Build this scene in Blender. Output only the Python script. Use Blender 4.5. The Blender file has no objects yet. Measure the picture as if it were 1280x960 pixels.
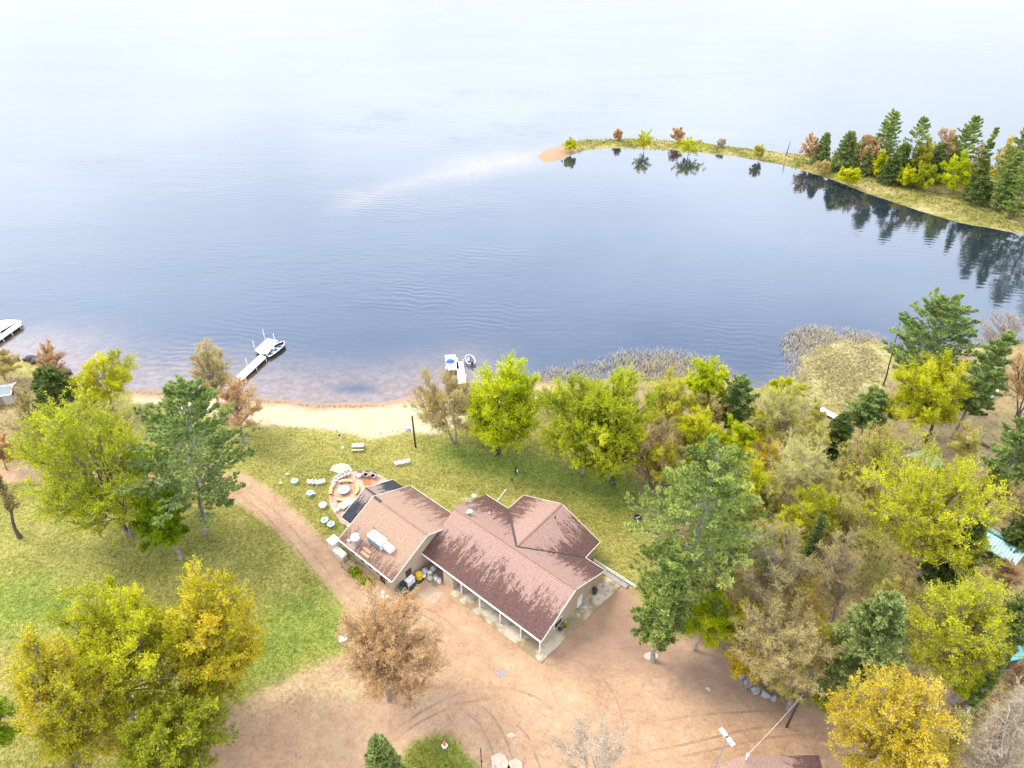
import bpy, math, random
import numpy as np
from mathutils import Matrix, Vector

scene = bpy.context.scene
COL = scene.collection
R_ = math.radians

# ------------------------------------------------------------------ camera
CAM_H, PITCH, FPX = 75.0, R_(37), 853.0
CP, SP = math.cos(PITCH), math.sin(PITCH)

def at(px, py, z=0.0):
    """point of the photo (1280 wide) -> world point at height z"""
    a = (px - 640) / FPX; b = (480 - py) / FPX
    d = (a, CP + b * SP, -SP + b * CP)
    t = (z - CAM_H) / d[2]
    return np.array((t * d[0], t * d[1], z))

def proj(P):
    P = np.asarray(P, float)
    dz = P[..., 2] - CAM_H
    dep = P[..., 1] * CP - dz * SP
    up = P[..., 1] * SP + dz * CP
    return 640 + FPX * P[..., 0] / dep, 480 - FPX * up / dep

cam = bpy.data.cameras.new('camera'); co = bpy.data.objects.new('camera', cam)
COL.objects.link(co); co.location = (0, 0, CAM_H); co.rotation_euler = (R_(90) - PITCH, 0, 0)
cam.sensor_width = 36; cam.lens = FPX / 1280 * 36; cam.clip_end = 20000; cam.clip_start = 0.5
scene.camera = co

# ------------------------------------------------------------------ node helper
class G:
    def __init__(s, nt): s.nt = nt
    def n(s, t, **kw):
        x = s.nt.nodes.new(t)
        for k, v in kw.items(): setattr(x, k, v)
        return x
    def put(s, sock, v):
        if hasattr(v, 'is_output') or isinstance(v, bpy.types.NodeSocket): s.nt.links.new(v, sock)
        elif isinstance(v, (tuple, list)) and sock.type == 'RGBA' and len(v) == 3: sock.default_value = (*v, 1)
        else: sock.default_value = v
    def attr(s, name):
        return s.n('ShaderNodeAttribute', attribute_name=name).outputs['Fac']
    def pos(s):
        return s.n('ShaderNodeNewGeometry').outputs['Position']
    def uv(s):
        return s.n('ShaderNodeUVMap').outputs['UV']
    def mapping(s, vec, scale):
        m = s.n('ShaderNodeMapping'); s.put(m.inputs['Vector'], vec); m.inputs['Scale'].default_value = scale
        return m.outputs[0]
    def noise(s, scale, detail=3, rough=.55, vec=None):
        x = s.n('ShaderNodeTexNoise'); x.inputs['Scale'].default_value = scale
        x.inputs['Detail'].default_value = detail; x.inputs['Roughness'].default_value = rough
        s.put(x.inputs['Vector'], vec if vec is not None else s.pos())
        return x.outputs['Fac']
    def math(s, op, a, b=0.0, clamp=False):
        x = s.n('ShaderNodeMath', operation=op, use_clamp=clamp); s.put(x.inputs[0], a); s.put(x.inputs[1], b)
        return x.outputs[0]
    def mr(s, v, a, b, c=0.0, d=1.0):
        x = s.n('ShaderNodeMapRange', interpolation_type='SMOOTHSTEP'); s.put(x.inputs[0], v)
        for i, q in enumerate((a, b, c, d)): x.inputs[i + 1].default_value = q
        return x.outputs[0]
    def mix(s, f, a, b, blend='MIX'):
        x = s.n('ShaderNodeMix', data_type='RGBA', blend_type=blend)
        s.put(x.inputs[0], f); s.put(x.inputs[6], a); s.put(x.inputs[7], b)
        return x.outputs[2]
    def ramp(s, f, stops):
        x = s.n('ShaderNodeValToRGB'); e = x.color_ramp.elements
        e[0].position, e[0].color = stops[0][0], (*stops[0][1], 1)
        e[1].position, e[1].color = stops[-1][0], (*stops[-1][1], 1)
        for p, c in stops[1:-1]:
            q = e.new(p); q.color = (*c, 1)
        s.put(x.inputs[0], f)
        return x.outputs[0]
    def bump(s, h, strength, dist):
        x = s.n('ShaderNodeBump'); x.inputs['Strength'].default_value = strength
        x.inputs['Distance'].default_value = dist; s.put(x.inputs['Height'], h)
        return x.outputs[0]

def new_mat(name):
    m = bpy.data.materials.new(name); m.use_nodes = True
    nt = m.node_tree; b = nt.nodes['Principled BSDF']
    return m, G(nt), b

_mats = {}
def paint(name, col, rough=.6, metal=0.0, var=.12, scale=1.5):
    if name in _mats: return _mats[name]
    m, g, b = new_mat(name)
    n = g.noise(scale, 4)
    lo = tuple(c * (1 - var) for c in col); hi = tuple(min(1, c * (1 + var)) for c in col)
    g.put(b.inputs['Base Color'], g.ramp(n, [(.3, lo), (.7, hi)]))
    b.inputs['Roughness'].default_value = rough; b.inputs['Metallic'].default_value = metal
    _mats[name] = m
    return m

WHITE = paint('white_paint', (.78, .77, .74), .5)
CREAM = paint('cream_siding', (.50, .40, .28), .7)
TRIM = paint('pale_trim', (.66, .60, .50), .55)
DARK = paint('dark_plastic', (.025, .027, .03), .5)
GREYMETAL = paint('grey_metal', (.34, .36, .38), .4, .3)
BLUEMETAL = paint('weathered_blue_metal', (.20, .27, .31), .45, .2)
WOODG = paint('weathered_wood', (.26, .20, .15), .85)
DARKWOOD = paint('dark_wood', (.05, .035, .025), .8)
YELLOWWOOD = paint('yellow_stained_wood', (.62, .40, .10), .7)
GLASS = paint('window_glass', (.03, .04, .05), .1)
TEAL = paint('teal_enamel', (.14, .42, .42), .5)
BLUE = paint('blue_enamel', (.10, .30, .48), .5)
YELLOW = paint('yellow_plastic', (.72, .48, .01), .5)
ORANGE = paint('orange_paint', (.75, .16, .03), .5)
RED = paint('red_paint', (.45, .05, .05), .5)
CANVAS = paint('blue_canvas', (.03, .09, .33), .8)
ROCK = paint('grey_rock', (.30, .28, .26), .9, 0, .35, 3)
DARKROCK = paint('dark_rock', (.07, .065, .065), .9, 0, .4, 3)
GREENBLK = paint('dark_green_plastic', (.02, .05, .045), .5)
ALU = paint('brushed_aluminium', (.55, .56, .57), .35, .6)
BLACKHULL = paint('black_hull', (.02, .018, .025), .35)
DECK = paint('white_deck_boards', (.80, .78, .75), .6)
BRICKRED = paint('red_brick', (.36, .16, .10), .85, 0, .3, 6)
TEALROOF = paint('pale_teal_metal_roof', (.24, .44, .47), .4, .2)
TEALDARK = paint('dark_teal_metal', (.02, .16, .13), .45, .2)
GREYROOF = paint('grey_shed_roof', (.15, .18, .19), .6)
BARK = paint('grey_brown_bark', (.24, .19, .15), .95, 0, .35, 2.5)
BARKG = paint('pale_grey_bark', (.27, .24, .21), .95, 0, .3, 2.5)
BARKD = paint('dark_bark', (.11, .085, .07), .95, 0, .3, 2.5)
BARKP = paint('pale_tan_twigs', (.50, .42, .33), .95, 0, .25, 2.5)
BIRCH = paint('white_birch_bark', (.52, .49, .45), .9, 0, .25, 4)

# ------------------------------------------------------------------ objects
def link(name, data, parent=None):
    o = bpy.data.objects.new(name, data); COL.objects.link(o)
    if parent is not None: o.parent = parent
    return o

def tag(o, label=None, cat=None, group=None, kind=None):
    if label: o['label'] = label
    if cat: o['category'] = cat
    if group: o['group'] = group
    if kind: o['kind'] = kind
    return o

def thing(name, label, cat, loc=(0, 0, 0), rz=0.0, group=None):
    o = link(name, None); o.empty_display_size = .2
    o.location = tuple(float(c) for c in loc); o.rotation_euler = (0, 0, rz)
    return tag(o, label, cat, group)

def np_mesh(name, V, F, mat, tint=None, smooth=False, uv=None):
    """V (n,3), F (m,4) quads"""
    me = bpy.data.meshes.new(name)
    V = np.asarray(V, np.float32); F = np.asarray(F, np.int32)
    me.vertices.add(len(V)); me.vertices.foreach_set('co', V.ravel())
    k = F.shape[1]
    me.loops.add(F.size); me.loops.foreach_set('vertex_index', F.ravel())
    me.polygons.add(len(F)); me.polygons.foreach_set('loop_start', np.arange(0, F.size, k, dtype=np.int32))
    me.polygons.foreach_set('use_smooth', np.full(len(F), smooth, dtype=bool))
    me.update(calc_edges=True)
    if tint is not None:
        a = me.attributes.new('tint', 'FLOAT', 'FACE'); a.data.foreach_set('value', np.asarray(tint, np.float32))
    me.materials.append(mat)
    return me

class MB:
    """collects shapes, builds ONE mesh object"""
    def __init__(s): s.v = []; s.f = []; s.uv = []; s.bias = []
    def add(s, vs, fs, uvs=None, bias=0.0):
        o = len(s.v); s.v += [tuple(float(c) for c in p) for p in vs]
        for i, f in enumerate(fs):
            s.f.append(tuple(o + q for q in f)); s.uv.append(uvs[i] if uvs else None); s.bias.append(bias)
        return s
    def box(s, c, size, rz=0.0, tilt=0.0):
        sx, sy, sz = (d / 2 for d in size)
        M = Matrix.Translation(c) @ Matrix.Rotation(rz, 4, 'Z') @ Matrix.Rotation(tilt, 4, 'X')
        vs = [M @ Vector((x, y, z)) for z in (-sz, sz) for x, y in ((-sx, -sy), (sx, -sy), (sx, sy), (-sx, sy))]
        return s.add(vs, [(3, 2, 1, 0), (4, 5, 6, 7), (0, 1, 5, 4), (1, 2, 6, 5), (2, 3, 7, 6), (3, 0, 4, 7)])
    def beam(s, p, q, w, h):
        p, q = Vector(p), Vector(q); d = (q - p).normalized()
        up = Vector((0, 0, 1)) if abs(d.z) < .95 else Vector((1, 0, 0))
        a = d.cross(up).normalized() * w / 2; b = a.normalized().cross(d).normalized() * h / 2
        vs = [p - a - b, p + a - b, p + a + b, p - a + b, q - a - b, q + a - b, q + a + b, q - a + b]
        return s.add(vs, [(0, 1, 2, 3), (7, 6, 5, 4), (0, 4, 5, 1), (1, 5, 6, 2), (2, 6, 7, 3), (3, 7, 4, 0)])
    def cyl(s, p, q, r0, r1=None, n=12):
        r1 = r0 if r1 is None else r1
        p, q = Vector(p), Vector(q); d = (q - p).normalized()
        ref = Vector((0, 0, 1)) if abs(d.z) < .9 else Vector((1, 0, 0))
        a = d.cross(ref).normalized(); b = d.cross(a)
        vs = []
        for c, r in ((p, r0), (q, r1)):
            for i in range(n):
                t = 2 * math.pi * i / n; vs.append(c + (a * math.cos(t) + b * math.sin(t)) * r)
        fs = [(i, (i + 1) % n, n + (i + 1) % n, n + i) for i in range(n)]
        fs += [tuple(range(n - 1, -1, -1)), tuple(range(n, 2 * n))]
        return s.add(vs, fs)
    def lathe(s, prof, n=16, c=(0, 0, 0)):
        vs = [(c[0] + r * math.cos(2 * math.pi * i / n), c[1] + r * math.sin(2 * math.pi * i / n), c[2] + z) for r, z in prof for i in range(n)]
        fs = [(j * n + i, j * n + (i + 1) % n, (j + 1) * n + (i + 1) % n, (j + 1) * n + i) for j in range(len(prof) - 1) for i in range(n)]
        fs += [tuple(range(n - 1, -1, -1)), tuple(range((len(prof) - 1) * n, len(prof) * n))]
        return s.add(vs, fs)
    def prism(s, pts, z0, z1):
        n = len(pts)
        vs = [(p[0], p[1], z0) for p in pts] + [(p[0], p[1], z1) for p in pts]
        fs = [tuple(range(n - 1, -1, -1)), tuple(range(n, 2 * n))] + [(i, (i + 1) % n, n + (i + 1) % n, n + i) for i in range(n)]
        return s.add(vs, fs)
    def slab(s, pts, th, uvs=None, bias=0.0):
        """planar polygon in space with thickness th downward; uvs for its top"""
        n = len(pts)
        vs = [tuple(p) for p in pts] + [(p[0], p[1], p[2] - th) for p in pts]
        fs = [tuple(range(n)), tuple(range(2 * n - 1, n - 1, -1))] + [((i + 1) % n, i, n + i, n + (i + 1) % n) for i in range(n)]
        return s.add(vs, fs, [uvs] + [None] * (n + 1) if uvs else None, bias)
    def build(s, name, mat, parent=None, smooth=False, bevel=0.0):
        me = bpy.data.meshes.new(name); me.from_pydata(s.v, [], s.f); me.update()
        if any(u for u in s.uv):
            L = me.uv_layers.new(name='UVMap'); A = me.attributes.new('bias', 'FLOAT', 'FACE')
            for p, u, b in zip(me.polygons, s.uv, s.bias):
                A.data[p.index].value = b
                if u:
                    for i, li in enumerate(p.loop_indices): L.data[li].uv = u[i]
        if smooth: me.polygons.foreach_set('use_smooth', [True] * len(me.polygons))
        me.materials.append(mat)
        o = link(name, me, parent)
        if bevel:
            md = o.modifiers.new('bevel', 'BEVEL'); md.width = bevel; md.segments = 2
        return o

def copy_tree(o, parent=None):
    c = o.copy(); COL.objects.link(c)
    if parent is not None: c.parent = parent
    for ch in [x for x in o.children]: copy_tree(ch, c)
    return c

# ------------------------------------------------------------------ terrain
WATER_Z = -0.8
def wpoly(px, z=0.0): return np.array([at(x, y, z)[:2] for x, y in px])

def sdist(P, poly):
    """signed distance of points P (n,2) to polygon, positive inside"""
    d2 = np.full(len(P), 1e18); inside = np.zeros(len(P), bool)
    n = len(poly)
    for i in range(n):
        a, b = poly[i], poly[(i + 1) % n]
        ab = b - a; ap = P - a
        t = np.clip((ap @ ab) / max(ab @ ab, 1e-9), 0, 1)
        q = ap - t[:, None] * ab
        d2 = np.minimum(d2, (q * q).sum(1))
        if a[1] != b[1]:
            c = (a[1] > P[:, 1]) != (b[1] > P[:, 1])
            xi = a[0] + (P[:, 1] - a[1]) / (b[1] - a[1]) * ab[0]
            inside ^= c & (P[:, 0] < xi)
    d = np.sqrt(d2)
    return np.where(inside, d, -d)

shore_px = [(-60, 452), (0, 451), (25, 449), (50, 454), (75, 462), (100, 478), (135, 486), (175, 488), (210, 489), (260, 491), (320, 496), (355, 501), (400, 504),
            (440, 504), (480, 501), (520, 496), (560, 488), (600, 482), (640, 478), (680, 476), (740, 474), (800, 470), (850, 468), (890, 466), (915, 472), (935, 484), (960, 484),
            (985, 474), (997, 468), (1003, 455), (999, 446), (1014, 440), (1021, 429), (1038, 432), (1054, 422), (1074, 428), (1092, 424), (1108, 433), (1135, 440), (1180, 438), (1230, 436), (1290, 428), (1400, 410)]
main_poly = np.vstack([[(-600, 118)], wpoly(shore_px, WATER_Z), [(300, 175), (300, -400), (-600, -400)]])
pen_px_back = [(672, 197), (680, 189), (700, 182), (730, 174), (800, 173), (870, 178), (940, 186), (1000, 193), (1060, 198), (1120, 200), (1200, 206), (1290, 215), (1500, 235)]
pen_px_front = [(1500, 345), (1400, 318), (1330, 303), (1280, 293), (1240, 286), (1200, 279), (1150, 264), (1110, 250), (1080, 240), (1050, 228), (1015, 217), (985, 208), (960, 203), (915, 195), (880, 191),
                (840, 188), (800, 186), (760, 185), (735, 187), (718, 193), (700, 200), (682, 203)]
pen_poly = np.vstack([wpoly(pen_px_back, WATER_Z), wpoly(pen_px_front, WATER_Z)])
tip_poly = wpoly([(670, 200), (680, 188), (700, 182), (722, 184), (722, 194), (700, 201), (684, 205)], WATER_Z)

dirt_poly = wpoly([(-60, 588), (70, 584), (150, 590), (220, 592), (262, 596), (302, 590), (330, 606), (352, 622), (376, 645), (402, 672), (430, 700), (470, 705), (530, 690), (640, 700), (740, 720),
                   (778, 731), (797, 742), (800, 770), (812, 800), (870, 800), (905, 818), (925, 842), (955, 868), (1000, 880), (1040, 895), (1080, 905), (1200, 985), (1200, 1100), (150, 1100), (215, 985),
                   (250, 925), (290, 888), (345, 858), (395, 838), (425, 822), (452, 812), (462, 795), (440, 770), (428, 752), (412, 735), (386, 705), (345, 662), (305, 633), (262, 617), (210, 610), (150, 606), (70, 600), (-60, 606)])
island_poly = wpoly([(500, 985), (502, 945), (515, 928), (535, 920), (560, 918), (575, 928), (580, 940), (598, 955), (610, 985)])
sand_poly = wpoly([(165, 480), (260, 482), (400, 494), (520, 486), (600, 470), (690, 468), (700, 486), (660, 498), (610, 505), (590, 520), (570, 533), (545, 543), (510, 540), (480, 546), (462, 549), (440, 542), (415, 537),
                   (380, 534), (330, 532), (290, 524), (240, 515), (200, 508), (165, 500)])
forest_poly = wpoly([(700, 492), (735, 500), (790, 520), (800, 580), (806, 640), (824, 690), (815, 740), (818, 795), (870, 804), (905, 818), (925, 842), (955, 868), (1000, 880), (1040, 895), (1080, 905),
                     (1200, 985), (1300, 1100), (1900, 1000), (1900, 470), (1400, 405), (1290, 425), (1180, 440), (1130, 445), (1090, 500), (1060, 520), (1000, 500), (940, 490), (860, 478), (760, 480)])
leafleft_poly = wpoly([(-300, 455), (20, 462), (70, 485), (120, 500), (180, 515), (150, 545), (110, 560), (60, 585), (-300, 600)])
glade_poly = wpoly([(1060, 625), (1090, 640), (1120, 700), (1140, 745), (1120, 770), (1080, 730), (1050, 690)])
marsh_poly = wpoly([(985, 415), (1110, 425), (1112, 470), (1095, 500), (1060, 520), (1015, 500), (985, 482)])
straw_poly = wpoly([(250, 915), (300, 880), (345, 855), (395, 832), (430, 820), (462, 800), (470, 850), (450, 880), (400, 885), (330, 890), (270, 925)])
lush_poly = wpoly([(-80, 730), (60, 720), (120, 740), (100, 790), (40, 800), (-80, 810)])
lush2_poly = wpoly([(330, 760), (400, 730), (425, 760), (440, 790), (420, 815), (350, 845), (300, 870), (270, 850), (310, 800)])
damp_poly = wpoly([(684, 828), (780, 733), (800, 750), (812, 800), (900, 825), (930, 850), (960, 872), (1040, 900), (1030, 912), (930, 880), (850, 846), (780, 835), (720, 850)])
under_poly = wpoly([(540, 552), (600, 560), (680, 575), (800, 600), (810, 640), (770, 640), (690, 610), (600, 590), (545, 575)])

def axis(parts):
    out = []
    for a, b, s in parts: out.append(np.arange(a, b - 1e-6, s))
    out.append([parts[-1][1]])
    return np.concatenate(out)

gx = axis([(-600, -130, 30), (-130, 130, .5), (130, 260, 2.0), (260, 320, 20)])
gy = axis([(-400, 10, 25), (10, 30, 1.0), (30, 130, .5), (130, 150, 2.5), (150, 255, 1.0), (255, 300, 15)])
XX, YY = np.meshgrid(gx, gy)
P2 = np.stack([XX.ravel(), YY.ravel()], 1)
sdm = sdist(P2, main_poly); sdp = sdist(P2, pen_poly)
rs = np.random.RandomState(3)
def lownoise(P, sc, seed):
    r = np.random.RandomState(seed); out = np.zeros(len(P))
    for i in range(6):
        k = r.normal(size=2) / sc * (1.0 + .5 * i); out += np.sin(P @ k + r.uniform(0, 6.28)) / (1 + .5 * i)
    return out / 2.6
sdm = sdm + .5 * lownoise(P2, 2.5, 1); sdp = sdp + .5 * lownoise(P2, 2.0, 2)
zmain = np.where(sdm > 0, np.minimum(0, WATER_Z + .085 * sdm), np.maximum(-4, WATER_Z + .12 * sdm))
zpen = np.where(sdp > 0, np.minimum(-.3, WATER_Z + .12 * sdp), np.maximum(-4, WATER_Z + .12 * sdp))
ZZ = np.maximum(zmain, zpen)
ZZ += np.where(np.maximum(sdm, sdp) > 6, .05 * lownoise(P2, 4, 5), 0) * np.clip(.6 - sdist(P2, dirt_poly) / 4, .2, 1)
lodge_pad = np.hypot(P2[:, 0] + 4, P2[:, 1] - 60) < 26
ZZ = np.where(lodge_pad, np.minimum(ZZ, -.0) * .2, ZZ)

A = {
    'a_dirt': np.minimum(sdist(P2, dirt_poly), -sdist(P2, island_poly)),
    'a_sand': np.maximum(sdist(P2, sand_poly), sdist(P2, tip_poly)),
    'a_forest': np.maximum(np.minimum(sdist(P2, forest_poly), -sdist(P2, glade_poly) * .6), sdist(P2, leafleft_poly)),
    'a_marsh': np.maximum(sdist(P2, marsh_poly), np.where(sdp > -3, np.minimum(sdp + 2, 6), -6)),
    'a_straw': sdist(P2, straw_poly),
    'a_lush': np.maximum(np.maximum(sdist(P2, lush_poly), sdist(P2, lush2_poly)), np.maximum(sdist(P2, island_poly) + 1, sdist(P2, under_poly))),
    'a_damp': sdist(P2, damp_poly),
    'a_shore': np.maximum(sdm, sdp),
    'a_pen': np.where(sdp > sdm, 1.0, 0.0),
}
for k in A: A[k] = np.clip(A[k], -6, 6)

# ground material -----------------------------------------------------------
gm, g, b = new_mat('ground_cover')
n_fine = g.noise(2.2, 5, .7); n_mid = g.noise(.35, 4, .6); n_big = g.noise(.07, 3, .5); n_vf = g.noise(7.0, 3, .7)
wob = g.math('MULTIPLY', g.math('SUBTRACT', g.noise(.9, 5, .7), .5), 5.0)
def mask(name, w=.5, k=1.0):
    return g.mr(g.math('ADD', g.attr(name), g.math('MULTIPLY', wob, k)), -w, w)
n_3 = g.noise(.95, 4, .65)
def comb(*ws):
    out = .5
    for nn, w in ws: out = g.math('ADD', out, g.math('MULTIPLY', g.math('SUBTRACT', nn, .5), w))
    return out
gsum = comb((n_big, .55), (n_mid, .32), (n_3, .35), (n_fine, 1.05), (n_vf, 1.0))
pgrass = g.ramp(comb((n_mid, .6), (n_3, .6), (n_fine, .7), (n_big, .8)), [(.22, (.05, .05, .014)), (.42, (.15, .145, .03)), (.56, (.26, .215, .065)), (.80, (.42, .33, .18))])
grass = g.ramp(gsum, [(.18, (.06, .075, .018)), (.42, (.17, .165, .036)), (.56, (.27, .235, .055)), (.82, (.42, .35, .13))])
lush = g.ramp(comb((n_mid, .5), (n_3, .5), (n_fine, 1.1), (n_vf, .9)), [(.22, (.04, .085, .012)), (.46, (.115, .18, .024)), (.62, (.20, .235, .036)), (.80, (.33, .31, .07))])
c = g.mix(g.math('MULTIPLY', mask('a_lush', 3.0, .8), .85), grass, lush)
straw = g.ramp(comb((n_mid, .6), (n_fine, .9), (n_vf, .5)), [(.25, (.17, .10, .055)), (.5, (.34, .24, .125)), (.72, (.48, .37, .20))])
litter = g.ramp(comb((n_mid, .7), (n_3, .5), (n_fine, .9), (n_vf, .6)), [(.20, (.08, .055, .03)), (.40, (.19, .135, .07)), (.56, (.29, .21, .10)), (.72, (.28, .25, .07)), (.85, (.38, .30, .16))])
c = g.mix(mask('a_forest', 1.6, .9), c, litter)
marsh = g.ramp(comb((n_mid, .6), (n_3, .5), (n_fine, .7)), [(.25, (.14, .13, .035)), (.46, (.27, .24, .08)), (.56, (.38, .32, .15)), (.68, (.44, .36, .23))])
c = g.mix(mask('a_marsh', 1.0, .6), c, g.mix(g.attr('a_pen'), marsh, pgrass))
dirt = g.ramp(comb((n_big, .55), (n_mid, .5), (n_3, .45), (n_fine, .65), (n_vf, .75)),
              [(.16, (.21, .122, .072)), (.40, (.35, .215, .125)), (.58, (.42, .27, .16)), (.84, (.52, .365, .24))])
dirt = g.mix(g.math('MULTIPLY', g.mr(n_vf, .55, .75), .25), dirt, (.42, .32, .25))
dirt = g.mix(g.math('MULTIPLY', mask('a_damp', 2.5, 1.0), .7), dirt, g.mix(n_mid, (.17, .10, .075), (.33, .215, .15)))
c = g.mix(mask('a_dirt', .7, .38), c, dirt)
c = g.mix(g.math('MULTIPLY', mask('a_straw', 1.6, 1.0), .75), c, straw)
sand = g.ramp(comb((n_mid, .6), (n_fine, .6), (n_vf, .3)), [(.3, (.34, .26, .145)), (.5, (.45, .365, .225)), (.7, (.51, .43, .285))])
sand = g.mix(g.attr('a_pen'), sand, (.32, .205, .12))
wet = g.mr(g.math('ADD', g.attr('a_shore'), g.math('MULTIPLY', wob, .3)), .6, 3.2)
sand = g.mix(wet, (.30, .20, .125), sand)
c = g.mix(mask('a_sand', .6, .35), c, sand)
c = g.mix(g.mr(g.attr('a_shore'), .5, -1.0), c, (.26, .18, .12))
g.put(b.inputs['Base Color'], c); b.inputs['Roughness'].default_value = .95
b.inputs['Specular IOR Level'].default_value = .15
g.put(b.inputs['Normal'], g.bump(g.math('ADD', n_fine, g.math('MULTIPLY', n_vf, .6)), .5, .12))

nx, ny = len(gx), len(gy)
V = np.stack([P2[:, 0], P2[:, 1], ZZ], 1)
ii = (np.arange(ny - 1)[:, None] * nx + np.arange(nx - 1)[None, :]).ravel()
F = np.stack([ii, ii + 1, ii + nx + 1, ii + nx], 1)
def fmean(a): return a[F].mean(1)
cls = np.zeros(len(F), int)
cls[fmean(A['a_forest']) > 0] = 1
cls[(fmean(A['a_marsh']) > 0) & (fmean(A['a_pen']) < .5)] = 2
cls[fmean(A['a_dirt']) > 0] = 3
cls[(fmean(A['a_sand']) > 0) & (fmean(A['a_pen']) < .5)] = 4
cls[fmean(A['a_pen']) > .5] = 5
cls[fmean(A['a_shore']) < -1.5] = 6
for k, nm in enumerate(('lawn', 'forest_floor', 'marsh', 'dirt_drive', 'sandy_beach', 'peninsula', 'lake_bed')):
    fk = F[cls == k]; used, inv = np.unique(fk, return_inverse=True)
    me = np_mesh(nm, V[used], inv.reshape(fk.shape), gm, smooth=True)
    for an, av in A.items():
        at_ = me.attributes.new(an, 'FLOAT', 'POINT'); at_.data.foreach_set('value', av[used].astype(np.float32))
    tag(link(nm, me), kind='structure')

# water ---------------------------------------------------------------------
wx = axis([(-4000, -400, 400), (-400, -140, 20), (-140, 160, 1.5), (160, 300, 5), (300, 4000, 400)])
wy = axis([(70, 140, 1.0), (140, 260, 2.0), (260, 600, 20), (600, 8000, 600)])
WX, WY = np.meshgrid(wx, wy); W2 = np.stack([WX.ravel(), WY.ravel()], 1)
dm = -sdist(W2, main_poly); dp = -sdist(W2, pen_poly)
shal = np.clip(1 - dm / 24, 0, 1) ** 1.3 * np.clip((9 - W2[:, 0]) / 18, 0, 1) * .95
shal = np.maximum(shal, np.clip(1 - dm / 6, 0, 1) * .45)
weed_c = at(444, 486, WATER_Z)[:2]; shal *= 1 - .8 * np.exp(-(((W2 - weed_c) / np.array([4.0, 1.6])) ** 2).sum(1)) * (W2[:, 1] < 200)
bar_poly = wpoly([(690, 183), (640, 186), (590, 192), (530, 207), (475, 226), (430, 250), (408, 268), (440, 263), (480, 248), (530, 238), (590, 230), (640, 219), (690, 203)], WATER_Z)
shal = np.maximum(shal, np.clip((sdist(W2, bar_poly) + 10 + 4 * lownoise(W2, 12, 9)) / 20, 0, 1) * .6)
far_side = wpoly([(690, 183), (760, 172), (900, 175), (1010, 188), (1010, 178), (900, 160), (760, 158), (690, 168)], WATER_Z)
shal = np.maximum(shal, np.clip((sdist(W2, far_side) + 6) / 14, 0, 1) * .28)
calm = np.clip(1 - (-sdist(W2, wpoly([(690, 200), (960, 200), (1100, 245), (1500, 330), (1500, 420), (1180, 440), (985, 420), (930, 470), (800, 430), (650, 300)], WATER_Z))) / 15, 0, 1)
wm, g, b = new_mat('lake_water')
sh = g.attr('a_shallow'); cm = g.attr('a_calm')
pos = g.pos()
wn = g.noise(.10, 4, .6)
shf = g.mr(g.math('ADD', sh, g.math('MULTIPLY', g.math('SUBTRACT', g.noise(.22, 5, .65), .5), g.math('MULTIPLY', sh, .55))), .06, .95)
deep = g.mix(wn, (.008, .014, .024), (.011, .018, .029))
g.put(b.inputs['Base Color'], g.mix(shf, deep, g.ramp(g.noise(.8, 5, .7), [(.33, (.10, .06, .035)), (.5, (.17, .11, .065)), (.68, (.22, .15, .10))])))
b.inputs['IOR'].default_value = 2.0
g.put(b.inputs['Roughness'], g.math('SUBTRACT', .10, g.math('MULTIPLY', cm, .04)))
rip = g.noise(1.0, 3, .6, g.mapping(pos, (.35, 1.0, 1)))
rip2 = g.noise(.25, 3, .6, g.mapping(pos, (.5, 1.0, 1)))
mpn = g.n('ShaderNodeMapping'); g.put(mpn.inputs['Vector'], pos); mpn.inputs['Rotation'].default_value = (0, 0, R_(98))
wv = g.n('ShaderNodeTexWave', wave_type='BANDS', bands_direction='X'); g.put(wv.inputs['Vector'], mpn.outputs[0])
wv.inputs['Scale'].default_value = .17; wv.inputs['Distortion'].default_value = 11; wv.inputs['Detail'].default_value = 3; wv.inputs['Detail Scale'].default_value = .6
hgt = g.math('ADD', g.math('MULTIPLY', rip, .10), g.math('ADD', g.math('MULTIPLY', rip2, .18), g.math('MULTIPLY', wv.outputs['Fac'], g.mr(g.noise(.03, 2, .5), .42, .68, 0.0, .07))))
hgt = g.math('MULTIPLY', hgt, g.math('SUBTRACT', 1.0, g.math('MULTIPLY', cm, .65)))
hgt = g.math('MULTIPLY', hgt, g.mr(g.noise(.016, 3, .5, g.mapping(pos, (.6, 1.6, 1))), .38, .62, .35, 1.6))
g.put(b.inputs['Normal'], g.bump(hgt, .30, 1.0))
nwx, nwy = len(wx), len(wy)
iw = (np.arange(nwy - 1)[:, None] * nwx + np.arange(nwx - 1)[None, :]).ravel()
FW = np.stack([iw, iw + 1, iw + nwx + 1, iw + nwx], 1)
me = np_mesh('lake', np.column_stack([W2, np.full(len(W2), WATER_Z)]), FW, wm, smooth=True)
for an, av in (('a_shallow', shal), ('a_calm', calm)):
    q = me.attributes.new(an, 'FLOAT', 'POINT'); q.data.foreach_set('value', av.astype(np.float32))
tag(link('lake', me), kind='structure')

# ------------------------------------------------------------------ vegetation
def unit(a): return a / np.maximum(np.linalg.norm(a, axis=-1, keepdims=True), 1e-9)

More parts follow.
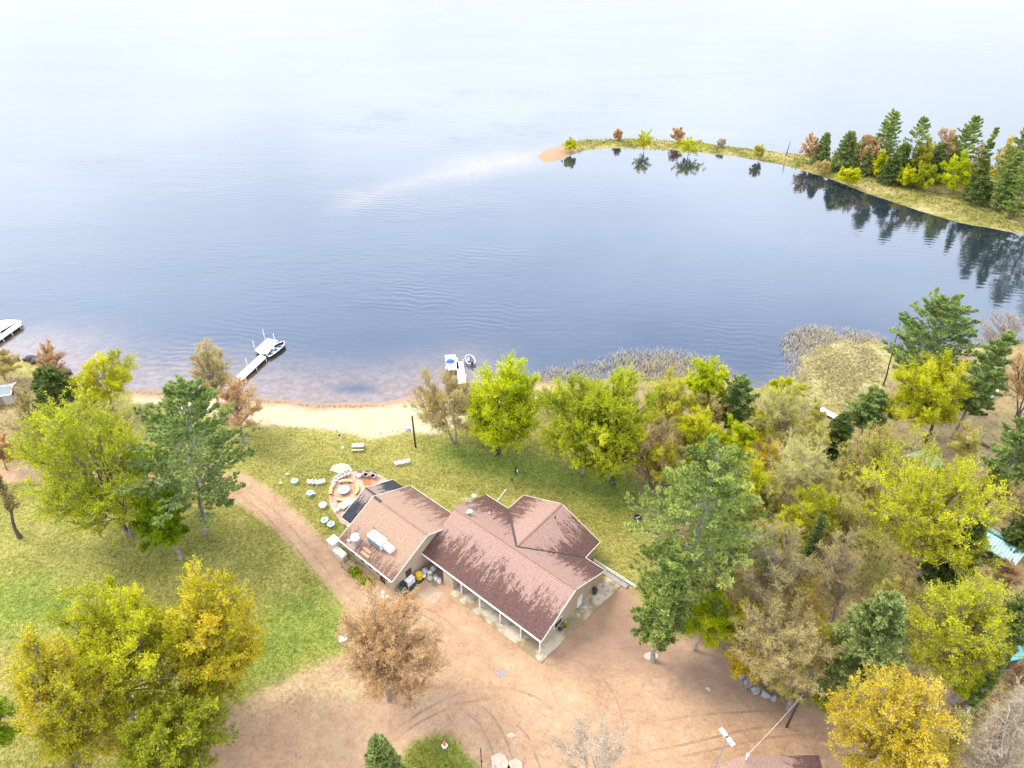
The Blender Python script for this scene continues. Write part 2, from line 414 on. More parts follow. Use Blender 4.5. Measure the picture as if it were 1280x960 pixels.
def tubes(P, Rr, n):
    N, K, _ = P.shape
    T = unit(np.gradient(P, axis=1))
    ref = np.where(np.abs(T[..., 2:3]) > .9, np.array([1., 0, 0]), np.array([0, 0, 1.]))
    a = unit(np.cross(T, ref)); bb = np.cross(T, a)
    th = np.arange(n) * 2 * math.pi / n
    ring = a[:, :, None] * np.cos(th)[None, None, :, None] + bb[:, :, None] * np.sin(th)[None, None, :, None]
    Vv = P[:, :, None] + ring * Rr[:, :, None, None]
    base = (np.arange(N)[:, None, None] * K + np.arange(K - 1)[None, :, None]) * n
    i = np.arange(n)[None, None, :]; j = (i + 1) % n
    Fq = np.stack([base + i, base + j, base + n + j, base + n + i], -1).reshape(-1, 4)
    return Vv.reshape(-1, 3), Fq

def merge(parts):
    Vs, Fs, o = [], [], 0
    for v, f in parts:
        Vs.append(v); Fs.append(f + o); o += len(v)
    return np.concatenate(Vs), np.concatenate(Fs)

def blades(C, Ax, size, aspect, rng, nrm=None):
    """diamond shaped leaves"""
    M = len(C)
    Ax = unit(Ax)
    r = rng.normal(size=(M, 3)) if nrm is None else nrm
    B = unit(np.cross(Ax, r)) * (size * aspect / 2)[:, None]
    L = Ax * (size / 2)[:, None]
    Vv = np.stack([C - L, C + B + L * .1, C + L, C - B + L * .1], 1).reshape(-1, 3)
    return Vv, np.arange(M * 4).reshape(M, 4)

def curve(P0, D, Ln, K, rng, up=.15, wob=.12):
    t = np.linspace(0, 1, K)[None, :, None]
    P = P0[:, None] + D[:, None] * Ln[:, None, None] * t
    P[..., 2] += up * Ln[:, None] * t[..., 0] ** 2
    w = rng.normal(size=(len(P0), K, 3)) * wob * Ln[:, None, None] * .35 * t
    return P + w

def spawn(P, n, tmin, rng):
    """n points on each polyline: position, tangent, t"""
    N, K, _ = P.shape
    t = tmin + (1 - tmin) * (np.arange(n)[None, :] + rng.uniform(0, 1, (N, n))) / n
    t = np.clip(t, 0, .999); f = t * (K - 1); i = f.astype(int); q = (f - i)[..., None]
    idx = np.arange(N)[:, None]
    a, bb = P[idx, i], P[idx, i + 1]
    return (a + (bb - a) * q).reshape(-1, 3), unit(bb - a).reshape(-1, 3), t.reshape(-1)

def deciduous(rng, H, R, zb, sx=0., sy=0., stems=1, n1=16, n2=9, n3=7, leafn=11, leafs=.3, up=.35, trunk=1.0, spread=.75, aspect=.62, upright=0.0):
    cz, hz = (H + zb) / 2, (H - zb) / 2
    c0 = np.array([sx, sy, cz]); rad = np.array([R, R, hz]) * .86
    K = 8
    st = []
    for s in range(stems):
        az = 6.28 * s / stems + rng.uniform(0, 1)
        off = np.array([math.cos(az), math.sin(az), 0]) * (R * .28 if stems > 1 else R * .03)
        top = c0 + off + np.array([0, 0, hz * .45])
        b0 = np.array([math.cos(az), math.sin(az), 0]) * (.25 if stems > 1 else 0)
        t = np.linspace(0, 1, K)[:, None]
        p = b0 + (top - b0) * t; p[:, :2] = b0[:2] + (top - b0)[:2] * (t ** 1.3)
        p += rng.normal(size=(K, 3)) * .02 * H * t * (1 - t) * 3
        p[0, 2] = -.25
        st.append(p)
    st = np.array(st)
    r0 = .017 * H * trunk / stems ** .4
    rt = r0 * np.linspace(1, .3, K)[None].repeat(stems, 0)
    rt[:, 0] *= 1.5
    wood = [tubes(st, rt, 8)]
    n1 = int(n1 * 1.45); n2 = max(4, int(n2 * .8)); i = np.arange(n1) + .5
    ph = np.arccos(1 - 1.72 * i / n1); az = i * 2.39996 + rng.uniform(0, 6)
    d = np.stack([np.cos(az) * np.sin(ph), np.sin(az) * np.sin(ph), np.cos(ph)], 1) + rng.normal(size=(n1, 3)) * .12
    d = unit(d)
    lump = 1 + .14 * np.sin(2 * az + rng.uniform(0, 6)) + rng.uniform(-.22, .18, n1)
    tgt = c0 + d * rad * lump[:, None]
    if upright: tgt[:, 2] += upright * np.linalg.norm(tgt[:, :2] - c0[:2], axis=1)
    which = rng.randint(0, stems, n1)
    if stems > 1:
        endd = np.linalg.norm(st[:, None, -1] - tgt[None], axis=2); which = endd.argmin(0)
    zs = np.clip(zb * .75 + .5 * (tgt[:, 2] - zb * .75), .12 * H, None)
    tt = np.clip(zs / st[which, -1, 2], .12, .98); f = tt * (K - 1); k = f.astype(int)
    s0 = st[which, k] + (st[which, np.minimum(k + 1, K - 1)] - st[which, k]) * (f - k)[:, None]
    dist = np.linalg.norm(tgt - s0, axis=1)
    ctrl = (s0 + tgt) / 2 + np.array([0, 0, 1.]) * (dist * .10)[:, None] + rng.normal(size=(n1, 3)) * (dist * .07)[:, None]
    t = np.linspace(0, 1, 8)[None, :, None]
    L1 = (1 - t) ** 2 * s0[:, None] + 2 * t * (1 - t) * ctrl[:, None] + t * t * tgt[:, None]
    rl = np.interp(tt, [0, 1], [r0 * .6, r0 * .34])
    wood.append(tubes(L1, rl[:, None] * np.linspace(1, .18, 8)[None], 6))
    Rm = (R + hz) / 2
    p, tn, tpar = spawn(L1, n2, .22, rng)
    out = unit(p - c0)
    D = unit(tn * .65 + rng.normal(size=p.shape) * .55 + out * .35 + np.array([0, 0, up]))
    L2 = curve(p, D, Rm * rng.uniform(.20, .42, len(p)) * (1.2 - .75 * tpar), 5, rng, .12)
    wood.append(tubes(L2, (.012 + .0016 * H) * np.linspace(1, .35, 5)[None].repeat(len(p), 0), 4))
    p3, tn3, t3 = spawn(L2, n3, .2, rng)
    D3 = unit(tn3 * .6 + rng.normal(size=p3.shape) * .6 + np.array([0, 0, up * .9]))
    L3 = curve(p3, D3, Rm * rng.uniform(.10, .24, len(p3)), 3, rng, .15)
    wood.append(tubes(L3, (.008 + .0006 * H) * np.linspace(1, .5, 3)[None].repeat(len(p3), 0), 3))
    lv, lf, tint = None, None, None
    if leafn > 0:
        pl, tl, _ = spawn(L3, leafn, .3, rng)
        pl = pl + rng.normal(size=pl.shape) * (.05 + leafs * .35)
        sz = leafs * rng.uniform(.6, 1.3, len(pl))
        nr = rng.normal(size=pl.shape) * .75 + unit(pl - c0) * .4 + np.array([-.15, -.1, .65])
        lv, lf = blades(pl, tl + rng.normal(size=pl.shape) * .7, sz, aspect, rng, nr)
        per2 = rng.uniform(0, 1, len(L2)).repeat(n3 * leafn)
        per1 = rng.uniform(0, 1, n1).repeat(n2 * n3 * leafn)
        tint = np.clip(.36 * per1 + .24 * per2 + .40 * rng.uniform(0, 1, len(pl)), 0, 1)
    return merge(wood), (lv, lf, tint)

def conifer(rng, H, R, zb, sx=0., sy=0., kind='pine', dense=1.0, blade=.42, seg=8, sparse=0.0, tufts=3):
    K = 10
    t = np.linspace(0, 1, K)[:, None]
    tr = np.concatenate([sx * t ** 1.2, sy * t ** 1.2, H * t], 1); tr[0, 2] = -.25
    tr[1:-1, :2] += rng.normal(size=(K - 2, 2)) * .008 * H
    r0 = .0115 * H + .04
    rr = r0 * (1 - .93 * t[:, 0]); rr[0] *= 1.35
    wood = [tubes(tr[None], rr[None], 8)]
    step = (.055 if kind == 'pine' else .036) * H / max(.55, dense) ** .3
    step = min(max(step, .45), 1.35 if kind == 'pine' else .9)
    zs = np.arange(zb, H - .03 * H, step)
    B0, BD, BL, BT = [], [], [], []
    for z in zs:
        u = (z - zb) / (H - zb)
        if kind == 'pine': prof = 1.12 * min(1.0, .72 + 1.1 * u) * (1 - u ** 2.2) ** .85 + .08
        else: prof = 1.12 * (1 - u) ** .66 + .03
        nb = max(3, int(round((6.6 if kind == 'pine' else 7) * (.75 + .25 * (1 - u)))))
        ph = rng.uniform(0, 6.28)
        for k in range(nb):
            if rng.uniform() < sparse: continue
            az = ph + 6.28 * k / nb + rng.normal() * .25
            ln = R * prof * (rng.uniform(.70, 1.15) if kind == 'pine' else rng.uniform(.82, 1.08))
            el = (rng.uniform(-.02, .20) + .75 * u ** 2.5) if kind == 'pine' else (rng.uniform(-.35, -.05) + .9 * u ** 2)
            zz = min(H * .985, z + rng.uniform(-.3, .3) * step)
            f = zz / H * (K - 1); i = min(int(f), K - 2)
            B0.append(tr[i] + (tr[i + 1] - tr[i]) * (f - i))
            BD.append((math.cos(az) * math.cos(el), math.sin(az) * math.cos(el), math.sin(el))); BL.append(max(ln, .25)); BT.append(u)
    B0, BD, BL, BT = np.array(B0), np.array(BD), np.array(BL), np.array(BT)
    LB = curve(B0, BD, BL, 6, rng, .10 if kind == 'pine' else .12, .10)
    wood.append(tubes(LB, (.02 + .008 * BL)[:, None] * np.linspace(1, .25, 6)[None], 4))
    p, tn, tp = spawn(LB, seg, .16 if kind == 'pine' else .06, rng)
    ln0 = BL.repeat(seg)
    side = unit(np.cross(tn, np.array([0, 0, 1.]))) * np.where(np.arange(len(p)) % 2, 1, -1)[:, None]
    D = unit(tn * .75 + side * .8 + np.array([0, 0, .18]) + rng.normal(size=p.shape) * .18)
    ls = np.maximum(.30, ln0 * .42 * (1.12 - tp)) * rng.uniform(.7, 1.15, len(p))
    LS = curve(p, D, ls, 3, rng, .12, .05)
    if kind == 'pine': wood.append(tubes(LS, np.full((len(p), 3), .018) * np.linspace(1, .5, 3)[None], 3))
    # needle tufts
    tpb = tufts if kind == 'pine' else 4
    c, ct, _ = spawn(LS, tpb, .15, rng)
    tip = LB[:, -1]; c = np.concatenate([c, tip]); ct = np.concatenate([ct, unit(LB[:, -1] - LB[:, -2])])
    nb = max(3, int(round((10 if kind == 'pine' else 6) * dense))); blade *= .88
    cc = c.repeat(nb, 0); dd = ct.repeat(nb, 0)
    if kind == 'pine': dd = unit(dd * .75 + rng.normal(size=cc.shape) * np.array([.6, .6, .4]) + np.array([0, 0, .30]))
    else: dd = unit(dd * .9 + rng.normal(size=cc.shape) * .45 + np.array([0, 0, -.05]))
    sz = blade * rng.uniform(.65, 1.25, len(cc))
    lv, lf = blades(cc + dd * (sz * .4)[:, None] + rng.normal(size=cc.shape) * .05, dd, sz, .30 if kind == 'pine' else .38, rng)
    tuft = rng.uniform(0, 1, len(c)).repeat(nb)
    br = np.concatenate([rng.uniform(0, 1, len(LB)).repeat(seg * tpb), rng.uniform(0, 1, len(LB))]).repeat(nb)
    tint = np.clip(.32 * br + .33 * tuft + .35 * rng.uniform(0, 1, len(cc)), 0, 1)
    return merge(wood), (lv, lf, tint)

def leaf_mat(name, lo, mid, hi, trans=.42):
    m = bpy.data.materials.new(name); m.use_nodes = True; nt = m.node_tree
    nt.nodes.remove(nt.nodes['Principled BSDF']); g = G(nt); out = nt.nodes['Material Output']
    col = g.ramp(g.attr('tint'), [(.22, lo), (.5, mid), (.80, hi)])
    d = g.n('ShaderNodeBsdfDiffuse'); g.put(d.inputs[0], col)
    tr = g.n('ShaderNodeBsdfTranslucent'); g.put(tr.inputs[0], col)
    mx = g.n('ShaderNodeMixShader'); mx.inputs[0].default_value = trans
    nt.links.new(d.outputs[0], mx.inputs[1]); nt.links.new(tr.outputs[0], mx.inputs[2]); nt.links.new(mx.outputs[0], out.inputs[0])
    return m
LM = {
    'lime': leaf_mat('lime_leaves', (.30, .38, .010), (.53, .58, .014), (.70, .70, .03)),
    'yg': leaf_mat('yellow_green_leaves', (.25, .31, .014), (.48, .51, .022), (.66, .66, .045)),
    'ygdark': leaf_mat('olive_green_leaves', (.19, .22, .016), (.38, .40, .022), (.56, .55, .04)),
    'green': leaf_mat('fresh_green_leaves', (.12, .20, .008), (.27, .38, .012), (.44, .52, .022)),
    'olive': leaf_mat('yellow_olive_leaves', (.30, .29, .016), (.54, .50, .028), (.70, .63, .07)),
    'oliveg': leaf_mat('orange_olive_leaves', (.32, .29, .012), (.58, .52, .022), (.76, .56, .05)),
    'gold': leaf_mat('golden_leaves', (.38, .27, .014), (.64, .47, .028), (.76, .60, .06)),
    'yellow': leaf_mat('yellow_leaves', (.32, .33, .010), (.57, .555, .016), (.74, .70, .035)),
    'rust': leaf_mat('rust_buds', (.40, .22, .085), (.62, .38, .17), (.74, .54, .30)),
    'peach': leaf_mat('peach_buds', (.44, .26, .11), (.68, .44, .21), (.80, .60, .36)),
    'tan': leaf_mat('tan_buds', (.37, .27, .075), (.57, .445, .15), (.70, .59, .25)),
    'straw': leaf_mat('straw_buds', (.40, .35, .06), (.59, .53, .12), (.72, .66, .22)),
    'pink': leaf_mat('pale_pink_buds', (.40, .28, .18), (.55, .42, .29), (.66, .54, .41)),
    'pine': leaf_mat('pine_needles', (.125, .19, .055), (.285, .37, .10), (.52, .58, .19), .35),
    'pinelight': leaf_mat('light_pine_needles', (.145, .21, .05), (.32, .395, .095), (.56, .60, .18), .35),
    'spruce': leaf_mat('spruce_needles', (.075, .12, .035), (.17, .225, .06), (.31, .37, .11), .35),
    'spruceL': leaf_mat('pale_spruce_needles', (.13, .18, .05), (.28, .335, .10), (.46, .50, .19), .3),
}

def fit(bx, by, box, z0, cone, apx=None):
    x0, y0, x1, y1 = box
    base = at(bx, by, z0)
    H, R, zb, sx = 12.0, 4.0, 3.0, 0.0
    u = np.linspace(0, 2 * math.pi, 24, endpoint=False)
    if cone:
        pts = [(0, 0, 1.0)] + [(math.cos(a) * r, math.sin(a) * r, h) for r, h in ((.95, .05), (.9, .3), (.65, .6)) for a in u]
    else:
        pts = [(math.cos(a) * math.sin(v), math.sin(a) * math.sin(v), .5 + .5 * math.cos(v)) for v in np.linspace(.0, math.pi, 11) for a in u]
    pts = np.array(pts)
    for it in range(60):
        q = np.stack([base[0] + sx * (pts[:, 2] if cone else 1) + pts[:, 0] * R, base[1] + pts[:, 1] * R, z0 + zb + pts[:, 2] * (H - zb)], 1)
        X, Y = proj(q); sc = FPX / np.hypot(base[1], CAM_H)
        H = max(H + (Y.min() - y0) / sc * .6, 1.0)
        R = max(R * (1 + .5 * ((x1 - x0) / (X.max() - X.min()) - 1)), .3)
        dx = ((x0 + x1) / 2 - (X.min() + X.max()) / 2) / sc * .5
        if cone and apx is None: base[0] += dx
        elif cone: sx += (apx - X[0]) / sc * .5
        else: sx += dx
        zb = zb - (y1 - Y.max()) / sc * .5
        zb = min(max(zb, .06 * H), .65 * H)
        sx = max(min(sx, H * .5), -H * .5)
    return base, H, R, zb, sx

TREE_N = [0]
def tree(kind, name, label, box, base, pal, bark=None, z0=0.0, group='trees around the lake', **kw):
    TREE_N[0] += 1
    rng = np.random.RandomState(100 + TREE_N[0])
    cone = kind in ('pine', 'spruce')
    b0, H, R, zb, sx = fit(base[0], base[1], box, z0, cone, kw.pop('apx', None))
    if 'zb' in kw: zb = kw.pop('zb') * H
    px = FPX / np.hypot(b0[1], CAM_H - H * .6)          # pixels per metre here
    root = thing(name, label, 'tree' if name not in ('shrub', 'leafless_shrub') else 'shrub', b0, 0, group)
    if cone:
        kw.setdefault('blade', max(.44, 3.3 / px) if px > 5.5 else 2.3 / px); kw.setdefault('tufts', 5 if px > 8 else 4 if px > 5.5 else 3); kw['seg'] = int(kw.get('seg', 10 if px > 5.5 else 7) * 1.3)
        w, l = conifer(rng, H, R, zb, sx, 0, kind, **kw)
    else:
        bare = kind == 'bare'
        vol = (R / 5.0)
        kw.setdefault('n1', int(np.clip(10 + 8 * vol, 9, 26))); kw.setdefault('n2', 10 if px > 6 else 6); kw.setdefault('n3', (8 if bare else 8) if px > 6 else 5)
        kw['leafn'] = int(kw.get('leafn', 5 if bare else 12) * (2.7 if bare else 2.1)); kw['leafs'] = kw['leafs'] * .66 if 'leafs' in kw else (max(.10, 1.0 / px) if bare else max(.17, 1.5 / px))
        w, l = deciduous(rng, H, R, zb, sx, 0, **kw)
    link('trunk', np_mesh('trunk', w[0], w[1], bark or BARK, smooth=True), root)
    if l[0] is not None: link('crown', np_mesh('crown', l[0], l[1], LM[pal], l[2]), root)
    return root

# ------------------------------------------------------------------ the trees of the near shore
LS, RW, FW_ = 'trees on the left lawn', 'trees in the wood right of the lodge', 'trees in front of the lodge'
SHR = 'trees along the near shore'
T = tree
T('leafy', 'maple_tree', 'large spreading yellow-green maple with several stems left of the tall pine', (18, 492, 205, 690), (165, 668), 'yg', group=LS, stems=4, n1=34, leafs=.36, leafn=11, trunk=.9)
T('pine', 'pine_tree', 'tall dark green pine with a bare grey trunk beside the curved dirt drive', (180, 484, 318, 640), (256, 666), 'pine', BARKG, group=LS, blade=.50, seg=11, zb=.27, apx=232)
T('leafy', 'small_tree', 'small round bright green tree leaning in front of the large maple', (165, 615, 232, 690), (226, 698), 'green', BARKG, group=LS, leafs=.30, leafn=20, spread=.6)
T('bare', 'thin_tree', 'thin leaning tree with a few brown twigs at the left edge of the lawn', (-10, 578, 26, 645), (25, 672), 'tan', BARKD, group=LS, leafn=3)
T('leafy', 'young_tree', 'olive yellow half-leafed tree on the shore behind the large maple', (88, 437, 175, 508), (142, 514), 'yellow', group=SHR, leafn=8)
T('spruce', 'juniper_tree', 'low wide dark green juniper on the slope near the grey shed', (38, 462, 102, 512), (68, 514), 'spruce', group=SHR, dense=1.1)
T('bare', 'budding_tree', 'small reddish budding tree on the rocky shore behind the juniper', (46, 428, 86, 478), (62, 482), 'rust', BARKD, group=SHR, leafn=7)
T('bare', 'birch_tree', 'tall thin golden budding birch beside the foot of the long dock', (236, 421, 292, 500), (280, 530), 'tan', BARKG, group=SHR, leafn=9)
T('leafy', 'budding_tree', 'low orange-tan budding tree between the tall pine and the beach', (270, 468, 330, 545), (305, 553), 'peach', BARKG, group=SHR, leafn=9, leafs=.25)
T('bare', 'thin_tree', 'thin nearly leafless tree with dark stem below the grey shed', (16, 486, 52, 537), (46, 546), 'tan', BARKD, group=SHR, leafn=2)
T('bare', 'shrub', 'rusty orange shrub beside the dirt track at the left edge', (-8, 545, 26, 582), (8, 587), 'rust', group=SHR, leafn=8)
T('bare', 'shrub', 'tan leafless brush on the bank above the left-hand dock', (-15, 436, 30, 472), (6, 474), 'tan', group=SHR)
T('bare', 'shrub', 'straw-coloured brush on the slope under the juniper', (88, 490, 128, 520), (106, 523), 'straw', group=SHR)
# bottom left
T('leafy', 'maple_tree', 'tallest yellow-green tree with upright plumes in the bottom left clump', (70, 722, 245, 885), (165, 895), 'yellow', BARKG, group=LS, zb=.14, stems=4, n1=34, leafs=.31, leafn=12, up=.75, upright=.15)
T('leafy', 'maple_tree', 'golden-tipped spreading tree on the left side of the bottom left clump', (22, 795, 170, 975), (96, 968), 'oliveg', BARKG, group=LS, zb=.10, stems=3, n1=30, leafs=.30, leafn=11, up=.6)
T('leafy', 'maple_tree', 'lower greenish tree at the front of the bottom left clump', (140, 840, 275, 965), (205, 975), 'ygdark', BARKG, group=LS, zb=.12, stems=2, n1=26, leafs=.31, leafn=13)
T('leafy', 'maple_tree', 'round golden tree right of the bottom left clump', (206, 716, 326, 862), (268, 882), 'oliveg', BARK, group=LS, zb=.14, n1=28, leafs=.31, leafn=13)
T('leafy', 'maple_tree', 'bright green leafy tree cut off by the bottom left corner', (-75, 825, 38, 950), (-22, 975), 'green', group=LS, leafs=.3, leafn=16)
T('bare', 'leafless_shrub', 'pale leafless shrub below the bottom left clump of trees', (40, 938, 125, 1000), (85, 1010), 'pink', BARKG, group=LS)
# front
T('bare', 'budding_tree', 'round rust-coloured budding tree standing at the edge of the gravel lot', (428, 733, 553, 888), (488, 874), 'peach', BARK, group=FW_, leafn=11, leafs=.22, n1=28, n2=11, n3=9)
T('bare', 'leafless_tree', 'pale leafless tree standing in the gravel at the bottom edge', (685, 884, 792, 1005), (745, 1015), 'pink', BARKP, group=FW_, stems=3, leafn=2, leafs=.16)
T('spruce', 'spruce_tree', 'small pale green spruce at the bottom edge beside the grass island', (462, 924, 508, 1005), (486, 1008), 'spruceL', group=FW_, dense=1.3)
# shore behind the lodge
T('bare', 'budding_tree', 'bare brown budding tree with forked pale trunk on the beach lawn', (512, 464, 600, 545), (569, 554), 'tan', BARKG, group=SHR, n1=26, n2=12, n3=10, leafn=8, stems=2)
T('leafy', 'maple_tree', 'bright lime tree with low skirts between the bare tree and the lodge', (582, 444, 680, 566), (621, 567), 'lime', BARKD, group=SHR, leafn=13, leafs=.34, n1=28, stems=2, zb=.05)
T('leafy', 'maple_tree', 'broad yellow-green tree with pale trunk at the back lawn edge', (672, 466, 770, 592), (729, 592), 'yg', BARKG, group=SHR, leafn=14, leafs=.32, n1=24, zb=.12)
T('leafy', 'maple_tree', 'dense yellow-green tree with low skirts and dark trunk at the back lawn edge', (716, 456, 816, 606), (766, 604), 'yg', BARKD, group=SHR, leafn=16, leafs=.32, n1=26, zb=.04)
# wood on the right
T('bare', 'budding_tree', 'russet leafless tree between the back lawn and the big pine', (776, 522, 842, 605), (808, 614), 'rust', group=RW, leafn=5)
T('leafy', 'young_tree', 'golden olive tree beside the reeds behind the russet tree', (800, 468, 862, 548), (830, 565), 'olive', group=RW, leafn=9)
T('leafy', 'young_tree', 'narrow vivid lime tree rising above the reeds', (854, 443, 907, 528), (880, 538), 'lime', group=RW, leafn=18, leafs=.34)
T('pine', 'pine_tree', 'small pointed green pine right of the vivid lime tree', (893, 474, 940, 540), (915, 548), 'pine', group=RW)
T('leafy', 'young_tree', 'yellow tree directly above the top of the big twin pine', (836, 510, 902, 580), (870, 596), 'yellow', group=RW, leafn=12)
T('leafy', 'young_tree', 'fresh lime tree below the small pointed pine', (896, 522, 945, 578), (922, 592), 'lime', group=RW, leafn=12)
T('bare', 'budding_tree', 'tan budding tree between the golden olive tree and the yellow tree', (806, 520, 856, 585), (832, 600), 'tan', group=RW)
T('pine', 'pine_tree', 'largest broad blue-green pine beside the back lawn with forked trunk', (797, 563, 947, 735), (862, 770), 'pinelight', BARKG, group=RW, blade=.5, seg=11, zb=.30)
T('pine', 'pine_tree', 'lower pale green pine hanging over the edge of the gravel lot', (793, 690, 862, 815), (832, 826), 'pinelight', BARKG, group=RW, blade=.46, seg=10)
T('leafy', 'young_tree', 'bright yellow tree with a pale trunk at the edge of the gravel lot', (845, 730, 922, 812), (868, 812), 'lime', BARKG, group=RW, leafn=14, leafs=.27, zb=.35)
T('bare', 'budding_tree', 'grey-tan twiggy tree right of the big pine trunk', (915, 655, 1005, 775), (962, 805), 'tan', BARKG, group=RW, n1=24, leafn=8)
T('bare', 'budding_tree', 'spreading tan and gold budding tree above the grey boulders', (900, 738, 1050, 872), (985, 888), 'tan', BARK, group=RW, n1=30, leafn=7)
T('bare', 'budding_tree', 'twiggy tan tree right beside the narrow dark spruce', (1008, 662, 1078, 770), (1036, 795), 'tan', BARKG, group=RW, leafn=8)
T('spruce', 'spruce_tree', 'narrow pointed dark green spruce amid the leafless trees', (990, 645, 1028, 742), (1003, 755), 'spruce', group=RW, dense=1.3)
T('spruce', 'spruce_tree', 'broad soft grey-green fir above the orange-yellow tree', (1020, 745, 1133, 884), (1078, 892), 'spruceL', group=RW, dense=1.2, seg=11)
T('leafy', 'maple_tree', 'large orange-yellow tree at the bottom edge right of the gravel lot', (1028, 832, 1182, 1000), (1110, 1010), 'gold', BARKG, group=RW, n1=34, leafs=.23, leafn=13)
T('bare', 'leafless_tree', 'pale grey leafless thicket tree in the bottom right corner', (1172, 852, 1295, 1000), (1235, 1010), 'pink', BARKP, group=RW, stems=4, n1=28, leafn=4)
T('leafy', 'maple_tree', 'bright yellow tree with feathery twigs above the bottom right thicket', (1120, 712, 1263, 864), (1190, 876), 'yellow', BARKG, group=RW, n1=32, leafn=9, leafs=.25, up=.55)
T('pine', 'pine_tree', 'tall green pine cut off by the right edge beside the feathery yellow tree', (1236, 690, 1345, 870), (1288, 890), 'pine', group=RW, blade=.5, seg=11)
T('leafy', 'maple_tree', 'largest golden yellow tree in front of the teal-roofed cabin', (1065, 553, 1256, 722), (1150, 724), 'yellow', BARK, group=RW, n1=36, leafn=10, leafs=.28, stems=2)
T('spruce', 'spruce_tree', 'dense dark green fir tucked under the largest golden yellow tree', (1150, 640, 1228, 742), (1192, 752), 'spruce', group=RW, dense=1.3, seg=10)
T('pine', 'pine_tree', 'layered blue-green pine at the right edge above the teal-roofed cabin', (1220, 480, 1325, 628), (1270, 646), 'pine', group=RW, blade=.5)
T('pine', 'pine_tree', 'tall layered pine rising against the bay right of the reed marsh', (1104, 377, 1206, 484), (1146, 508), 'pine', group=RW, dense=1.35, seg=13)
T('pine', 'pine_tree', 'darker pine standing right of the lime maple by the bay', (1188, 414, 1260, 522), (1226, 548), 'pine', group=RW, dense=1.3, seg=12)
T('leafy', 'maple_tree', 'lime yellow maple with a dark trunk in front of the two bay pines', (1104, 444, 1208, 542), (1158, 554), 'yellow', BARKD, group=RW, n1=26, leafn=13)
T('bare', 'leafless_tree', 'pale leafless tree against the water at the right edge', (1212, 384, 1286, 446), (1252, 474), 'pink', BARKG, group=RW, leafn=2)
T('bare', 'budding_tree', 'orange budding tree with leaning dark stems at the right edge', (1244, 438, 1296, 500), (1272, 524), 'rust', BARKD, group=RW, stems=3, leafn=5)
T('pine', 'pine_tree', 'small bushy pine at the corner of the reed marsh', (1058, 490, 1108, 544), (1085, 550), 'pine', group=RW)
T('spruce', 'spruce_tree', 'small dark spruce beside the stored white dock section', (1022, 518, 1062, 574), (1044, 580), 'spruce', group=RW)
T('bare', 'birch_tree', 'pale straw-coloured birch at the water edge left of the stored dock', (935, 476, 1012, 562), (975, 576), 'straw', BARKG, group=RW, leafn=7)
T('bare', 'birch_tree', 'white-stemmed straw-coloured birch in the middle of the wood', (955, 540, 1036, 645), (1000, 660), 'straw', BIRCH, group=RW, n1=24, leafn=11)
T('bare', 'budding_tree', 'olive-tan budding tree with a dark leaning trunk beside the glade', (1050, 528, 1150, 625), (1080, 634), 'straw', BARKD, group=RW, n1=26, leafn=8)
T('leafy', 'young_tree', 'yellow tree right of the top of the big twin pine', (905, 570, 966, 655), (936, 668), 'yellow', group=RW, leafn=12)
T('bare', 'budding_tree', 'orange-tan budding tree between the fresh lime tree and the birches', (925, 545, 986, 602), (955, 615), 'gold', group=RW, leafn=6)
T('leafy', 'young_tree', 'pale yellow tree above the narrow dark spruce', (975, 606, 1050, 692), (1010, 706), 'yellow', group=RW, leafn=8)
T('bare', 'birch_tree', 'thin straw-coloured birch beside the small dark spruce', (1030, 556, 1068, 622), (1046, 635), 'straw', group=RW, leafn=5)
T('bare', 'budding_tree', 'straw-tan sparse tree behind the right side of the big pine', (922, 640, 978, 700), (950, 722), 'straw', group=RW, leafn=4)
T('spruce', 'spruce_tree', 'small dark fir at the right edge beyond the teal-roofed cabin', (1255, 640, 1300, 690), (1278, 698), 'spruce', group=RW)
T('bare', 'shrub', 'dry russet brush in front of the teal-roofed cabin', (1232, 692, 1278, 740), (1256, 746), 'rust', BARKD, group=RW)
T('bare', 'shrub', 'tan brush below the lime maple by the bay', (1090, 560, 1140, 600), (1115, 604), 'pink', group=RW)
T('leafy', 'shrub', 'yellow brush at the water edge above the white birch', (955, 470, 1008, 500), (985, 506), 'yellow', group=RW, leafn=8)
T('bare', 'shrub', 'tan brush along the marsh edge below the lime tree by the lodge', (668, 480, 700, 512), (684, 516), 'straw', group=RW)
T('leafy', 'shrub', 'green brush under the broad grey-green fir beside the gravel', (1010, 850, 1050, 884), (1030, 888), 'ygdark', group=RW)
T('bare', 'shrub', 'olive brush at the foot of the tan and gold tree by the boulders', (955, 830, 1005, 872), (980, 878), 'straw', group=RW)

